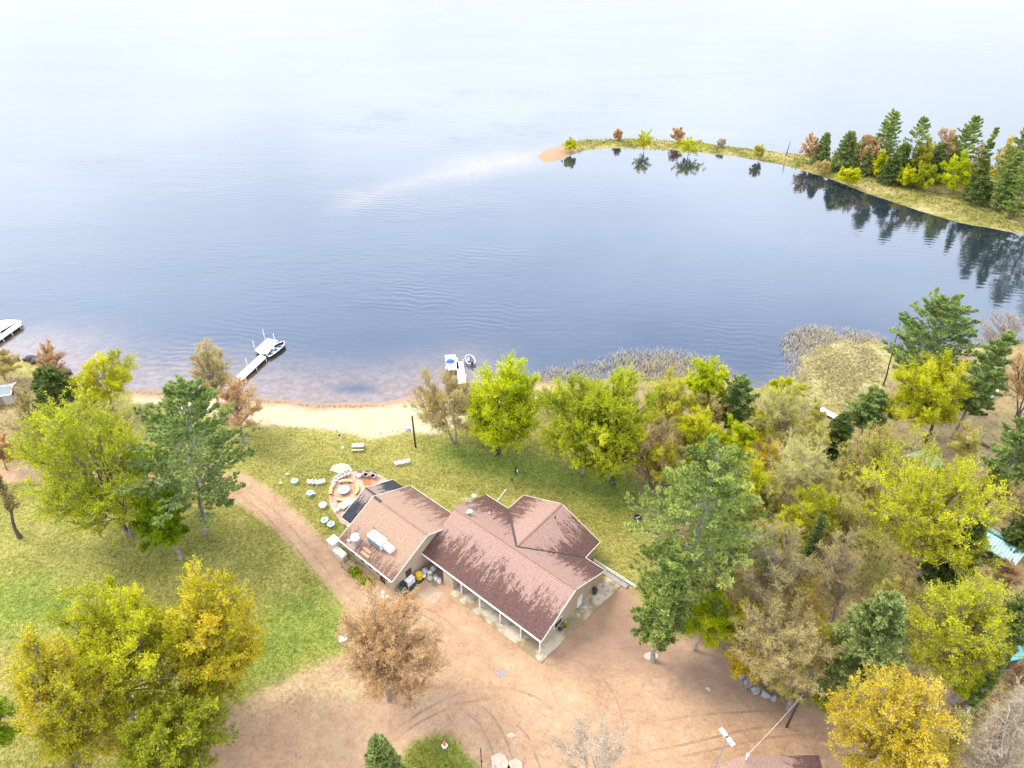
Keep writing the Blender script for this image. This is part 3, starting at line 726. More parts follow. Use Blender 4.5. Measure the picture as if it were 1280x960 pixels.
# fill of the wood
for kind, name, label, box, base, pal, n in (
    ('bare', 'birch_tree', 'straw-coloured birch left of the white-stemmed one', (925, 585, 985, 660), (952, 676), 'straw', 9),
    ('bare', 'budding_tree', 'golden twiggy tree just right of the white-stemmed birch', (1015, 590, 1068, 665), (1040, 682), 'straw', 9),
    ('leafy', 'young_tree', 'olive yellow sapling between the fresh lime tree and the water-edge birch', (935, 505, 975, 555), (952, 568), 'yellow', 7),
    ('bare', 'budding_tree', 'tan tree at the right foot of the big pine', (930, 690, 985, 750), (957, 768), 'tan', 8),
    ('bare', 'budding_tree', 'olive-gold tree directly left of the broad grey-green fir', (985, 770, 1045, 850), (1012, 868), 'olive', 8),
    ('bare', 'budding_tree', 'golden tan tree below the narrow dark spruce', (960, 720, 1030, 800), (990, 822), 'gold', 6),
    ('bare', 'birch_tree', 'straw-coloured birch by the near end of the stored dock', (990, 520, 1040, 580), (1012, 596), 'straw', 8),
    ('bare', 'budding_tree', 'tan budding tree below the reeds left of the small pointed pine', (862, 490, 905, 540), (885, 556), 'tan', 7),
    ('leafy', 'young_tree', 'olive tree tucked behind the left side of the big twin pine', (800, 545, 850, 605), (822, 622), 'olive', 7),
    ('bare', 'budding_tree', 'orange-tan tree right above the glade', (1060, 585, 1110, 640), (1084, 654), 'tan', 8),
    ('bare', 'budding_tree', 'pale tan tree left of the lime maple by the bay', (1070, 535, 1125, 585), (1098, 600), 'straw', 8),
    ('bare', 'budding_tree', 'tan tree at the right edge below the layered blue-green pine', (1235, 600, 1290, 660), (1262, 676), 'tan', 6),
    ('bare', 'budding_tree', 'golden tan tree between the bay pines and the layered blue-green pine', (1180, 530, 1230, 580), (1205, 596), 'straw', 7),
    ('leafy', 'young_tree', 'yellow-green sapling in the corner below the feathery yellow tree', (1180, 820, 1230, 870), (1205, 884), 'yg', 9),
    ('bare', 'leafless_tree', 'russet twiggy tree in the bottom right thicket by the right edge', (1240, 800, 1300, 880), (1272, 900), 'rust', 6),
    ('bare', 'leafless_tree', 'straw-coloured twiggy tree between the orange-yellow tree and the pale thicket', (1150, 880, 1210, 960), (1180, 985), 'straw', 6),
    ('leafy', 'young_tree', 'dull gold sapling under the orange side of the gravel edge wood', (905, 800, 960, 850), (932, 862), 'gold', 8),
    ('bare', 'shrub', 'straw-coloured brush by the reeds right of the dense skirted tree', (808, 560, 840, 592), (824, 598), 'straw', 6),
    ('bare', 'shrub', 'tan brush on the glade edge below the golden tree', (1100, 715, 1150, 760), (1125, 768), 'tan', 6),
    ('bare', 'shrub', 'russet brush between the glade and the feathery yellow tree', (1085, 760, 1125, 800), (1105, 806), 'rust', 6),
    ('bare', 'shrub', 'tan brush near the trunk of the big pine', (880, 690, 925, 730), (902, 738), 'straw', 5),
    ('leafy', 'shrub', 'low green growth beneath the big twin pine', (865, 670, 915, 705), (890, 712), 'ygdark', 8),
    ('bare', 'shrub', 'brown brush on the slope by the left shore boulders', (90, 470, 125, 498), (108, 502), 'rust', 6),
): T(kind, name, label, box, base, pal, group=RW, leafn=n)
for kind, name, label, box, base, pal, n in (
    ('bare', 'birch_tree', 'straw-yellow birch, nearest the glade of the ones above the dark spruce', (1020, 610, 1075, 690), (1050, 706), 'straw', 9),
    ('bare', 'budding_tree', 'olive-gold twiggy tree between the big pine and the yellow tree right of it', (895, 610, 940, 670), (918, 686), 'olive', 8),
    ('leafy', 'young_tree', 'yellow-green young tree between the two straw birches and the dark spruce', (960, 640, 1005, 700), (982, 716), 'yellow', 9),
    ('leafy', 'young_tree', 'dull yellow tree low behind the gravel edge yellow tree', (905, 745, 955, 810), (930, 824), 'olive', 9),
    ('bare', 'budding_tree', 'straw tree above the right shoulder of the broad grey-green fir', (1085, 720, 1130, 770), (1108, 784), 'straw', 7),
    ('bare', 'birch_tree', 'thin straw birch against the marsh edge', (1000, 500, 1030, 550), (1014, 562), 'straw', 8),
    ('leafy', 'young_tree', 'yellow sapling between the stored dock and the marsh-edge birch', (960, 500, 1000, 550), (980, 562), 'yellow', 8),
    ('spruce', 'spruce_tree', 'small dark fir behind the right flank of the golden yellow tree', (1208, 585, 1245, 650), (1228, 660), 'spruce', 0),
    ('pine', 'pine_tree', 'green pine at the right edge between the cabin and the feathery yellow tree', (1245, 735, 1300, 800), (1275, 815), 'pine', 0),
): T(kind, name, label, box, base, pal, group=RW, **({'leafn': n} if n else {}))

def snag(name, label, b, top, r, z0=0.0, group=RW):
    b0 = at(*b, z0)
    a = (top[0] - 640) / FPX; bb = (480 - top[1]) / FPX
    d = (a, CP + bb * SP, -SP + bb * CP); t = b0[1] / d[1]
    tp = np.array((t * d[0], b0[1], CAM_H + t * d[2])) - b0
    root = thing(name, label, 'tree', b0, 0, group)
    k = np.linspace(0, 1, 7)[:, None]; P = tp * k; P[1:-1] += np.random.RandomState(7).normal(size=(5, 3)) * .08; P[0, 2] = -.2
    w = [tubes(P[None], (r * (1 - .8 * k[:, 0]))[None], 7)]
    rng = np.random.RandomState(5); n = 10
    p, tn, tt = spawn(P[None], n, .3, rng)
    D = unit(rng.normal(size=p.shape) * np.array([1, 1, .3]))
    w.append(tubes(curve(p, D, rng.uniform(.3, 1.0, n), 3, rng), np.full((n, 3), .025), 4))
    v, f = merge(w); link('trunk', np_mesh('trunk', v, f, BARKD, smooth=True), root)
snag('dead_tree', 'tall dead grey trunk leaning over the bay beside the reed marsh', (1104, 482), (1125, 402), .17)

# ------------------------------------------------------------------ trees of the peninsula
PN = 'trees on the peninsula across the bay'
PZ = -.35
def pt(kind, name, label, box, base, pal, **kw): T(kind, name, label, box, base, pal, z0=PZ, group=PN, **kw)
pt('bare', 'shrub', 'low yellow-green bush at the sandy tip of the peninsula', (703, 173, 723, 191), (713, 190), 'yellow', leafn=5)
pt('bare', 'young_tree', 'tiny brown leafless tree near the tip of the peninsula', (767, 161, 778, 176), (772, 176), 'rust', leafn=6)
pt('bare', 'shrub', 'feathery yellow-green bush on the narrow grassy spit', (793, 163, 818, 187), (805, 188), 'yellow', leafn=4, up=.7)
pt('bare', 'young_tree', 'small brown tree standing behind the second feathery bush', (839, 159, 856, 179), (848, 179), 'rust', leafn=8)
pt('bare', 'shrub', 'wide yellow-green bush leaning over the bay on the narrow spit', (843, 172, 882, 196), (860, 194), 'yellow', leafn=5)
pt('bare', 'young_tree', 'tiny bare sapling on the far water edge of the spit', (897, 173, 907, 183), (902, 184), 'pink')
pt('bare', 'young_tree', 'small tan half-bare tree where the spit begins to widen', (940, 180, 956, 200), (949, 199), 'straw', leafn=7)
snag('dead_tree', 'short dead trunk on the spit left of the first peninsula trees', (982, 195), (988, 176), .2, PZ, PN)
pt('bare', 'budding_tree', 'russet budding tree, first of the peninsula wood from the tip', (1000, 166, 1024, 203), (1012, 204), 'rust', leafn=9)
pt('spruce', 'spruce_tree', 'small green spruce beside the first russet tree of the peninsula', (1015, 168, 1037, 205), (1027, 206), 'spruceL')
pt('spruce', 'pine_tree', 'broad rounded green pine near the start of the peninsula wood', (1037, 165, 1070, 213), (1053, 213), 'spruceL', dense=1.2)
pt('bare', 'budding_tree', 'rust and green budding tree under the tallest peninsula pine', (1066, 165, 1102, 216), (1085, 216), 'rust', leafn=9)
pt('pine', 'pine_tree', 'tallest leaning pine of the peninsula, left of the dark sparse one', (1084, 138, 1122, 205), (1094, 214), 'pinelight')
pt('leafy', 'young_tree', 'small lime tree at the foot of the tallest peninsula pine', (1087, 190, 1113, 221), (1100, 222), 'yellow', leafn=12)
pt('spruce', 'spruce_tree', 'dark green spruce between the small lime tree and the sparse pine', (1105, 182, 1136, 224), (1120, 226), 'spruce')
pt('pine', 'pine_tree', 'dark sparse pine with visible trunk in the middle of the peninsula wood', (1120, 147, 1159, 212), (1133, 226), 'pinelight', sparse=.25)
pt('leafy', 'budding_tree', 'golden budding tree right of the dark sparse pine', (1138, 170, 1166, 218), (1150, 228), 'olive', leafn=8)
pt('bare', 'budding_tree', 'reddish-brown crown between the two tall peninsula pines', (1162, 156, 1196, 205), (1180, 224), 'rust', leafn=8)
pt('pine', 'pine_tree', 'tall leaning pine right of the reddish-brown crown', (1184, 146, 1223, 205), (1198, 225), 'pinelight')
pt('leafy', 'young_tree', 'low yellow-green tree at the front of the peninsula wood', (1140, 205, 1173, 236), (1158, 238), 'ygdark', leafn=13)
pt('leafy', 'young_tree', 'brightest lime yellow tree at the front of the peninsula wood', (1172, 191, 1217, 241), (1192, 242), 'lime', leafn=16)
pt('pine', 'pine_tree', 'grey-green sparse pine right of the brightest lime tree', (1212, 160, 1246, 228), (1228, 240), 'pinelight', sparse=.2)
pt('spruce', 'spruce_tree', 'low dark spruce at the foot of the sparse grey-green pine', (1204, 222, 1241, 253), (1225, 254), 'spruce')
pt('pine', 'pine_tree', 'broad olive pine near the right edge of the peninsula wood', (1236, 157, 1287, 240), (1258, 256), 'pinelight')
pt('leafy', 'budding_tree', 'orange-olive crown behind the broad olive pine', (1236, 168, 1272, 230), (1250, 246), 'gold', leafn=9)
pt('pine', 'pine_tree', 'large green pine at the right edge of the photo on the peninsula', (1252, 180, 1305, 270), (1278, 272), 'pinelight')
pt('pine', 'pine_tree', 'tall pine just beyond the right edge on the peninsula', (1272, 178, 1345, 278), (1308, 284), 'pinelight')
pt('pine', 'pine_tree', 'dark pine beyond the right edge at the peninsula shore', (1315, 195, 1392, 296), (1352, 304), 'pinelight')
pt('spruce', 'spruce_tree', 'grey-green spruce in the back row of the peninsula wood', (1150, 178, 1185, 222), (1168, 226), 'spruceL')
pt('spruce', 'spruce_tree', 'dark spruce behind the low yellow-green peninsula tree', (1098, 192, 1128, 228), (1112, 229), 'spruce')
pt('leafy', 'shrub', 'low yellow brush on the bay side of the peninsula', (1044, 208, 1077, 233), (1060, 233), 'yellow', leafn=9)
pt('bare', 'shrub', 'twiggy grey brush at the bay edge below the first russet tree', (1015, 200, 1040, 216), (1028, 217), 'tan')

for kind, name, label, box, base, pal in (
    ('pine', 'pine_tree', 'green pine behind the rust and green tree at the start of the peninsula wood', (1060, 172, 1092, 214), (1074, 210), 'pinelight'),
    ('spruce', 'spruce_tree', 'pale green spruce between the sparse pine and the golden budding tree', (1128, 186, 1156, 228), (1142, 224), 'spruceL'),
    ('pine', 'pine_tree', 'pine in the back row left of the tall leaning pine', (1162, 172, 1196, 220), (1178, 216), 'pinelight'),
    ('bare', 'budding_tree', 'rust-gold crown right of the tall leaning pine', (1205, 172, 1236, 222), (1218, 228), 'rust'),
    ('spruce', 'spruce_tree', 'pale green spruce behind the brightest lime tree', (1205, 195, 1236, 236), (1220, 236), 'spruceL'),
    ('pine', 'pine_tree', 'pine between the broad olive pine and the large right-edge pine', (1240, 190, 1275, 250), (1262, 262), 'pinelight'),
    ('spruce', 'spruce_tree', 'low green spruce at the foot of the broad olive pine', (1240, 228, 1272, 262), (1256, 264), 'spruceL'),
    ('leafy', 'young_tree', 'lime tree low beside the dark sparse pine', (1118, 208, 1146, 232), (1132, 233), 'yellow'),
    ('spruce', 'spruce_tree', 'green spruce right of the broad rounded pine', (1068, 186, 1092, 218), (1080, 218), 'spruceL'),
    ('bare', 'budding_tree', 'olive-brown crown in the back row by the right edge', (1262, 165, 1295, 225), (1278, 250), 'gold'),
): pt(kind, name, label, box, base, pal)

# ------------------------------------------------------------------ reeds and marsh grass
_la = R_(-40.2); _lo = at(676.6, 802, 3.0)
def W_(u, v): return (_lo[0] + u * math.cos(_la) - v * math.sin(_la), _lo[1] + u * math.sin(_la) + v * math.cos(_la))
patio_poly = wpoly([(409, 622), (412, 600), (430, 578), (446, 578), (492, 600), (450, 645), (436, 660), (420, 650)])
def reeds(name, poly, n, hmin, hmax, w, z, pal, seed, lean=.35, edge=2.5, clump=2.2, filt=None):
    rng = np.random.RandomState(seed)
    lo, hi = poly.min(0), poly.max(0)
    P = rng.uniform(lo, hi, (n * 4, 2)); s = sdist(P, poly)
    dens = .5 + .5 * lownoise(P, clump, seed + 1)
    ok = filt(P) if filt else np.ones(len(P), bool)
    P = P[ok & (s > 0) & (rng.uniform(0, 1, len(P)) < np.clip(dens * 1.6, .06, 1) * np.clip(.12 + s / edge, 0, 1))][:n]
    d = np.column_stack([rng.normal(size=(len(P), 2)) * lean, np.ones(len(P))]); d = unit(d)
    h = rng.uniform(hmin, hmax, len(P))
    zz = z(P) if callable(z) else np.full(len(P), z)
    C = np.column_stack([P, zz]) + d * (h * .5)[:, None]
    v, f = blades(C, d, h, 1.0, rng)
    # constant width instead of aspect
    v = v.reshape(-1, 4, 3); mid = (v[:, 0] + v[:, 2]) / 2
    v[:, 1] = mid + unit(v[:, 1] - mid) * w; v[:, 3] = mid + unit(v[:, 3] - mid) * w
    tag(link(name, np_mesh(name, v.reshape(-1, 3), f, LM[pal], rng.uniform(0.1, .95, len(P)))), kind='stuff')
LM['reed'] = leaf_mat('dry_reeds', (.36, .30, .19), (.54, .46, .31), (.66, .59, .44), .45)
LM['marsh'] = leaf_mat('matted_marsh_grass', (.30, .27, .08), (.50, .42, .20), (.66, .57, .38), .45)
LM['spitgrass'] = leaf_mat('spit_grass', (.10, .11, .02), (.25, .24, .045), (.44, .37, .15), .4)
LM['weed'] = leaf_mat('brown_pond_weed', (.06, .05, .02), (.15, .12, .05), (.30, .25, .11), .15)
LM['turf'] = leaf_mat('long_turf', (.24, .24, .04), (.36, .32, .06), (.50, .42, .13), .5)
def hland(P):
    s = np.maximum(sdist(P, main_poly), 0); return np.minimum(0, WATER_Z + .085 * s) - .05
reeds('reed_bed', wpoly([(662, 482), (668, 466), (700, 458), (740, 450), (775, 438), (830, 436), (870, 442), (905, 455), (932, 474), (925, 486), (900, 484), (860, 478), (780, 478), (720, 486)], WATER_Z), 4200, .6, 1.6, .06, WATER_Z - .15, 'reed', 11, edge=6)
reeds('reed_bed', wpoly([(974, 426), (988, 412), (1010, 405), (1040, 409), (1075, 412), (1108, 422), (1108, 434), (1070, 432), (1030, 438), (1012, 455), (1012, 485), (985, 482)], WATER_Z), 3600, .5, 1.4, .06, WATER_Z - .15, 'reed', 12, edge=3)
reeds('marsh_grass', wpoly([(1000, 440), (1040, 416), (1108, 428), (1112, 470), (1095, 500), (1060, 518), (1015, 502), (990, 480)]), 6000, .4, 1.1, .08, hland, 'marsh', 13, 1.6, edge=5)
reeds('spit_grass', pen_poly, 8000, .4, 1.0, .15, lambda P: np.clip(WATER_Z + .12 * np.maximum(sdist(P, pen_poly), 0), -1, -.3) - .05, 'spitgrass', 14, .8, clump=5, filt=lambda P: sdist(P, tip_poly) < 0)
reeds('pond_weed', wpoly([(1000, 214), (1060, 238), (1110, 254), (1200, 284), (1300, 298), (1300, 312), (1200, 300), (1110, 276), (1050, 250), (1000, 224)], WATER_Z), 2600, .15, .45, .07, WATER_Z - .1, 'weed', 15, .9, clump=3)
LM['brush'] = leaf_mat('low_brush', (.16, .12, .04), (.34, .28, .08), (.48, .44, .12), .4)
reeds('undergrowth', forest_poly[:18], 15000, .25, .95, .09, -.05, 'brush', 18, .9, clump=3)
reeds('undergrowth', wpoly([(-60, 462), (20, 462), (70, 485), (120, 500), (150, 545), (110, 560), (60, 585), (-60, 585)]), 3500, .2, .7, .08, -.05, 'brush', 19, .9, clump=3)
lawn_poly = wpoly([(-80, 590), (180, 612), (300, 590), (310, 535), (400, 540), (470, 552), (560, 540), (640, 500), (720, 500), (800, 560), (806, 640), (824, 690), (805, 745), (778, 728), (640, 690), (440, 690), (420, 745), (430, 822), (340, 858), (250, 920), (200, 985), (-80, 985)])
def in_poly(P, pl): return sdist(P, pl) > -.3
lodge_uv = np.array([W_(u, v) for u, v in ((-34, -7), (1, -7), (3, 17), (-20, 17), (-34, 8))])
def reed_filter(P): return ~(in_poly(P, dirt_poly) & ~(sdist(P, island_poly) > 0)) & ~in_poly(P, sand_poly) & ~in_poly(P, lodge_uv) & ~in_poly(P, patio_poly)
reeds('lawn_grass', lawn_poly, 60000, .05, .16, .10, .0, 'turf', 21, 1.1, clump=5, filt=reed_filter)
reeds('island_grass', island_poly, 2500, .08, .22, .07, .0, 'turf', 22, .9, clump=3)
LM['grit'] = leaf_mat('gravel_and_leaf_scraps', (.17, .10, .06), (.34, .22, .14), (.50, .37, .26), .1)
reeds('loose_gravel', dirt_poly, 6000, .06, .18, .04, .03, 'grit', 23, 3.5, clump=6, filt=lambda P: ~in_poly(P, lodge_uv) & ~in_poly(P, island_poly))
LM['wrack'] = leaf_mat('dark_shore_wrack', (.05, .035, .02), (.12, .085, .05), (.22, .16, .09), .1)
reeds('shore_wrack', wpoly([(170, 489), (260, 493), (330, 499), (400, 506.5), (470, 506), (520, 499), (520, 502), (470, 509), (400, 510), (330, 503), (260, 496), (170, 492)], -.6), 900, .1, .35, .06, -.62, 'wrack', 31, 3.0, edge=.2, clump=1.2)
reeds('shore_wrack', wpoly([(235, 513), (300, 524), (350, 531), (400, 533.5), (450, 541), (500, 538), (500, 541), (450, 544), (400, 536.5), (350, 534), (300, 527), (235, 516)]), 500, .1, .4, .07, -.05, 'wrack', 32, 3.0, edge=.2, clump=1.0)
# ------------------------------------------------------------------ the lodge
LA = R_(-40.2); LO = at(676.6, 802, 3.0) * np.array([1, 1, 0])
UX, UY = math.cos(LA), math.sin(LA)
def W(u, v, z=0.0): return (LO[0] + u * UX - v * UY, LO[1] + u * UY + v * UX, z)

# shingles: two tones with streaky damp staining, uv in metres (u along eave, v up the slope), bias per face
def shingles(name, light, dark, line):
    m, g, b = new_mat(name)
    uv = g.uv(); bias = g.attr('bias')
    sep = g.n('ShaderNodeSeparateXYZ'); g.put(sep.inputs[0], uv); vv = sep.outputs[1]
    streak = g.noise(1.0, 4, .65, g.mapping(uv, (1.5, .30, 1)))
    blot = g.noise(.28, 3, .6, uv)
    tab = g.noise(1.0, 2, .5, g.mapping(uv, (2.6, 6.0, 1)))
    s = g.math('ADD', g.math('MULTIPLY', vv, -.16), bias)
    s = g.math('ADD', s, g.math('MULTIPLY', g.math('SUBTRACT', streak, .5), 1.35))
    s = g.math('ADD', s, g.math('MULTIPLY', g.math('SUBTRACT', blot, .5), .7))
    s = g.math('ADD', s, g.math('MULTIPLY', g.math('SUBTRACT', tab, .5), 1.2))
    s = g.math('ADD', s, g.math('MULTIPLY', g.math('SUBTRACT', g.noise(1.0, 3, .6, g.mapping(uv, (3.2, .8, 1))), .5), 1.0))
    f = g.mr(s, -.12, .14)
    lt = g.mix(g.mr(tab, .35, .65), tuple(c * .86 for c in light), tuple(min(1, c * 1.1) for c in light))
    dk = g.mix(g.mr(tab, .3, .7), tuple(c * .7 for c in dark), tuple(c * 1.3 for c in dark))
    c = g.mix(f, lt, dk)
    br = g.n('ShaderNodeTexWave', wave_type='BANDS', bands_direction='Y'); g.put(br.inputs['Vector'], uv)
    br.inputs['Scale'].default_value = 1.1; br.inputs['Distortion'].default_value = .3
    c = g.mix(g.math('MULTIPLY', g.mr(br.outputs['Fac'], .0, .30), -1.0), c, c) if False else c
    crs = g.math('MULTIPLY', g.mr(br.outputs['Fac'], .25, .0), .35)
    c = g.mix(crs, c, line)
    g.put(b.inputs['Base Color'], c); b.inputs['Roughness'].default_value = .85
    b.inputs['Specular IOR Level'].default_value = .25
    g.put(b.inputs['Normal'], g.bump(tab, .4, .03))
    return m
SH_MAIN = shingles('brown_red_shingles', (.325, .205, .158), (.11, .056, .045), (.09, .055, .05))
SH_WING = shingles('tan_pink_shingles', (.345, .225, .155), (.155, .09, .065), (.16, .09, .07))
SH_BLACK = shingles('black_shingles', (.30, .215, .175), (.032, .035, .042), (.02, .02, .025))

lodge = thing('lodge', 'long lodge with reddish brown gabled shingle roofs beside the gravel lot', 'building', W(0, 0), LA)
EZ, RZ = 3.0, 6.0
def roof_plane(mb, e0, e1, r1, r0, bias, th=.16):
    """e0,e1 eave ends; r1,r0 ridge ends (u,v,z)"""
    e0, e1, r0, r1 = map(Vector, (e0, e1, r0, r1))
    ax = (e1 - e0).normalized()
    up = (r0 - e0); up = (up - ax * up.dot(ax)).normalized()
    off = random.Random(len(mb.v) + int(e0.x * 7)).uniform(0, 50)
    pts = [e0, e1, r1, r0]
    uvs = [((p - e0).dot(ax) + off, (p - e0).dot(up)) for p in pts]
    mb.slab(pts, th, uvs, bias)
# main roof
mb = MB()
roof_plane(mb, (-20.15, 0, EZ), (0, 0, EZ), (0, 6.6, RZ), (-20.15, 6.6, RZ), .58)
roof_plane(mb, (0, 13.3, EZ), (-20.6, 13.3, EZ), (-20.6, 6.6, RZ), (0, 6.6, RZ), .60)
mb.build('roof', SH_MAIN, lodge)
mb = MB()   # cross gable
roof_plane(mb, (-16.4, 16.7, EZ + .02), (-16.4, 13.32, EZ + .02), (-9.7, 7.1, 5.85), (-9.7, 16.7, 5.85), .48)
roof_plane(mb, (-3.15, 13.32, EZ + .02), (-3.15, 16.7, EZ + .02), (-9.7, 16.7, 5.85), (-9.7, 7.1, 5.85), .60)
mb.build('roof', SH_MAIN, lodge)
mb = MB()   # left wing
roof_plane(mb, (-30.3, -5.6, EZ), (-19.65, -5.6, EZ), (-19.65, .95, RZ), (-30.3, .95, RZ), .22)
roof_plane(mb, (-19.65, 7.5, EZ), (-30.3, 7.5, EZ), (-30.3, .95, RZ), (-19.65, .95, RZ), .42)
mb.build('roof', SH_WING, lodge)
mb = MB()   # lower end roof
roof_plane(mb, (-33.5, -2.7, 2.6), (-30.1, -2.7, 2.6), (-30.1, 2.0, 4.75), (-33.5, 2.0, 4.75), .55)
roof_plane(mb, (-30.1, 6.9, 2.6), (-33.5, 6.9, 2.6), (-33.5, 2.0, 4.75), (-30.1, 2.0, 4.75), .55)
mb.build('roof', SH_BLACK, lodge)
RIDGE = paint('ridge_cap', (.26, .14, .10), .8)
VALLEY = paint('dark_valley', (.06, .045, .045), .7)
mb = MB(); mb.beam((-20.6, 6.6, RZ + .03), (0, 6.6, RZ + .03), .26, .07); mb.beam((-9.7, 7.2, 5.88), (-9.7, 16.7, 5.88), .24, .07)
mb.beam((-28.6, .95, RZ + .03), (-19.7, .95, RZ + .03), .24, .06); mb.build('ridge_cap', RIDGE, lodge)
mb = MB(); mb.beam((-30.1, .95, RZ + .05), (-28.7, .95, RZ + .05), .34, .12); mb.build('ridge_vent', DARK, lodge)
mb = MB(); mb.beam((-33.5, 2.0, 4.79), (-30.3, 2.0, 4.79), .26, .07); mb.build('ridge_cap', DARKWOOD, lodge)
mb = MB(); mb.beam((-16.4, 13.32, EZ + .07), (-9.75, 7.15, 5.87), .30, .05); mb.beam((-3.2, 13.32, EZ + .06), (-9.65, 7.15, 5.86), .12, .03); mb.build('valley_flashing', VALLEY, lodge)
# walls
def house_wall(name, u0, u1, v0, v1, ze, vr, zr, mat, z0=-.3):
    m = MB(); prof = [(v0, z0), (v1, z0), (v1, ze), (vr, zr), (v0, ze)]
    vs = [(u0, v, z) for v, z in prof] + [(u1, v, z) for v, z in prof]; n = 5
    m.add(vs, [(0, 1, 2, 3, 4), (9, 8, 7, 6, 5)] + [((i + 1) % n, i, n + i, n + (i + 1) % n) for i in range(n)])
    return m.build(name, mat, lodge)
SID = None
m_, g, b = new_mat('tan_lap_siding')
w_ = g.n('ShaderNodeTexWave', wave_type='BANDS', bands_direction='Z'); g.put(w_.inputs['Vector'], g.n('ShaderNodeTexCoord').outputs['Object']); w_.inputs['Scale'].default_value = 1.6
g.put(b.inputs['Base Color'], g.mix(g.mr(w_.outputs['Fac'], 0, .2), (.30, .22, .15), g.mix(g.noise(.8, 4), (.44, .34, .23), (.52, .42, .30)))); b.inputs['Roughness'].default_value = .75
SID = m_
house_wall('wall', -19.9, -.55, 1.5, 12.8, EZ - .12, 6.6, RZ - .28, SID)
house_wall('wall', -29.8, -20.05, -5.1, 7.0, EZ - .12, .95, RZ - .28, SID)
mb = MB(); vs = [(-15.9, -.3), (-3.65, -.3), (-3.65, EZ - .1), (-9.7, 5.6), (-15.9, EZ - .1)]
mb.add([(u, 12.0, z) for u, z in vs] + [(u, 16.2, z) for u, z in vs], [(4, 3, 2, 1, 0), (5, 6, 7, 8, 9)] + [(i, (i + 1) % 5, 5 + (i + 1) % 5, 5 + i) for i in range(5)])
mb.build('wall', SID, lodge)
house_wall('wall', -32.9, -30.0, -2.2, 6.4, 2.45, 2.0, 4.5, SID)
# trims
mb = MB()
for p, q in (((-20.15, -.03, EZ - .06), (.05, -.03, EZ - .06)), ((.03, 0, EZ - .06), (.03, 6.6, RZ - .06)), ((.03, 6.6, RZ - .06), (.03, 13.3, EZ - .06)), ((.03, 13.33, EZ - .06), (-3.1, 13.33, EZ - .06)),
             ((-16.4, 13.35, EZ - .06), (-20.6, 13.35, EZ - .06)), ((-16.44, 13.3, EZ - .05), (-16.44, 16.7, EZ - .05)), ((-3.11, 13.35, EZ - .05), (-3.11, 16.7, EZ - .05)),
             ((-16.4, 16.74, EZ - .06), (-9.7, 16.74, 5.78)), ((-9.7, 16.74, 5.78), (-3.15, 16.74, EZ - .06)),
             ((-30.3, -5.64, EZ - .06), (-19.65, -5.64, EZ - .06)), ((-19.61, -5.6, EZ - .06), (-19.61, .95, RZ - .06)), ((-19.61, .95, RZ - .06), (-19.61, 3.6, 4.74)), ((-30.34, -5.6, EZ - .06), (-30.34, .95, RZ - .06)),
             ((-30.34, .95, RZ - .06), (-30.34, 7.5, EZ - .06)), ((-30.3, 7.54, EZ - .06), (-20.6, 7.54, EZ - .06)), ((-33.54, -2.7, 2.55), (-33.54, 2, 4.7)), ((-33.54, 2, 4.7), (-33.54, 6.9, 2.55)), ((-33.5, -2.74, 2.54), (-30.4, -2.74, 2.54))):
    mb.beam(p, q, .07, .15)
mb.build('fascia', TRIM, lodge)
mb = MB(); mb.beam((-20.0, -.13, EZ - .04), (.05, -.13, EZ - .04), .07, .07); mb.build('gutter', WHITE, lodge)
mb = MB(); mb.beam((-30.2, -5.74, EZ - .04), (-19.7, -5.74, EZ - .04), .07, .07); mb.build('gutter', WHITE, lodge)
for u in (-13.2, -10.0, -6.6, -3.3, -.35):
    mb = MB(); mb.box((u, .25, 1.42), (.14, .14, 2.8)); mb.build('porch_post', WHITE, lodge)
def window(u, v, z, w, h, axis='u', parent=lodge):
    sz = (w, .10, h) if axis == 'u' else (.10, w, h)
    f = MB(); f.box((u, v, z), sz); f = f.build('window', WHITE, parent)
    s2 = (w - .18, .13, h - .18) if axis == 'u' else (.13, w - .18, h - .18)
    p = MB(); p.box((u, v, z), s2); p.build('pane', GLASS, f)
for u in (-28.2, -26.2, -24.6, -23.2, -21.6): window(u, -5.12, 1.7, 1.0, 1.35)
for u in (-11.6, -8.2, -5.0): window(u, 1.48, 1.6, 1.5, 1.2)
window(-.53, 4.0, 1.7, 1.6, 1.1, 'v')
def door(u, v, axis='u', mat=DARKWOOD):
    d = MB(); d.box((u, v, 1.05), (.95, .1, 2.1) if axis == 'u' else (.1, .95, 2.1)); d = d.build('door', mat, lodge)
    k = MB(); k.box((u + (.35 if axis == 'u' else .08), v + (-.08 if axis == 'u' else .35), 1.0), (.06, .06, .14)); k.build('handle', ALU, d)
door(-13.5, 1.46, 'u', RED); door(-.52, 8.6, 'v', WHITE); door(-22.4, -5.12); door(-20.02, -2.6, 'v')
mb = MB(); mb.box((-15.3, .75, 1.2), (1.7, 1.6, 2.4)); mb.build('entry_vestibule', CREAM, lodge)
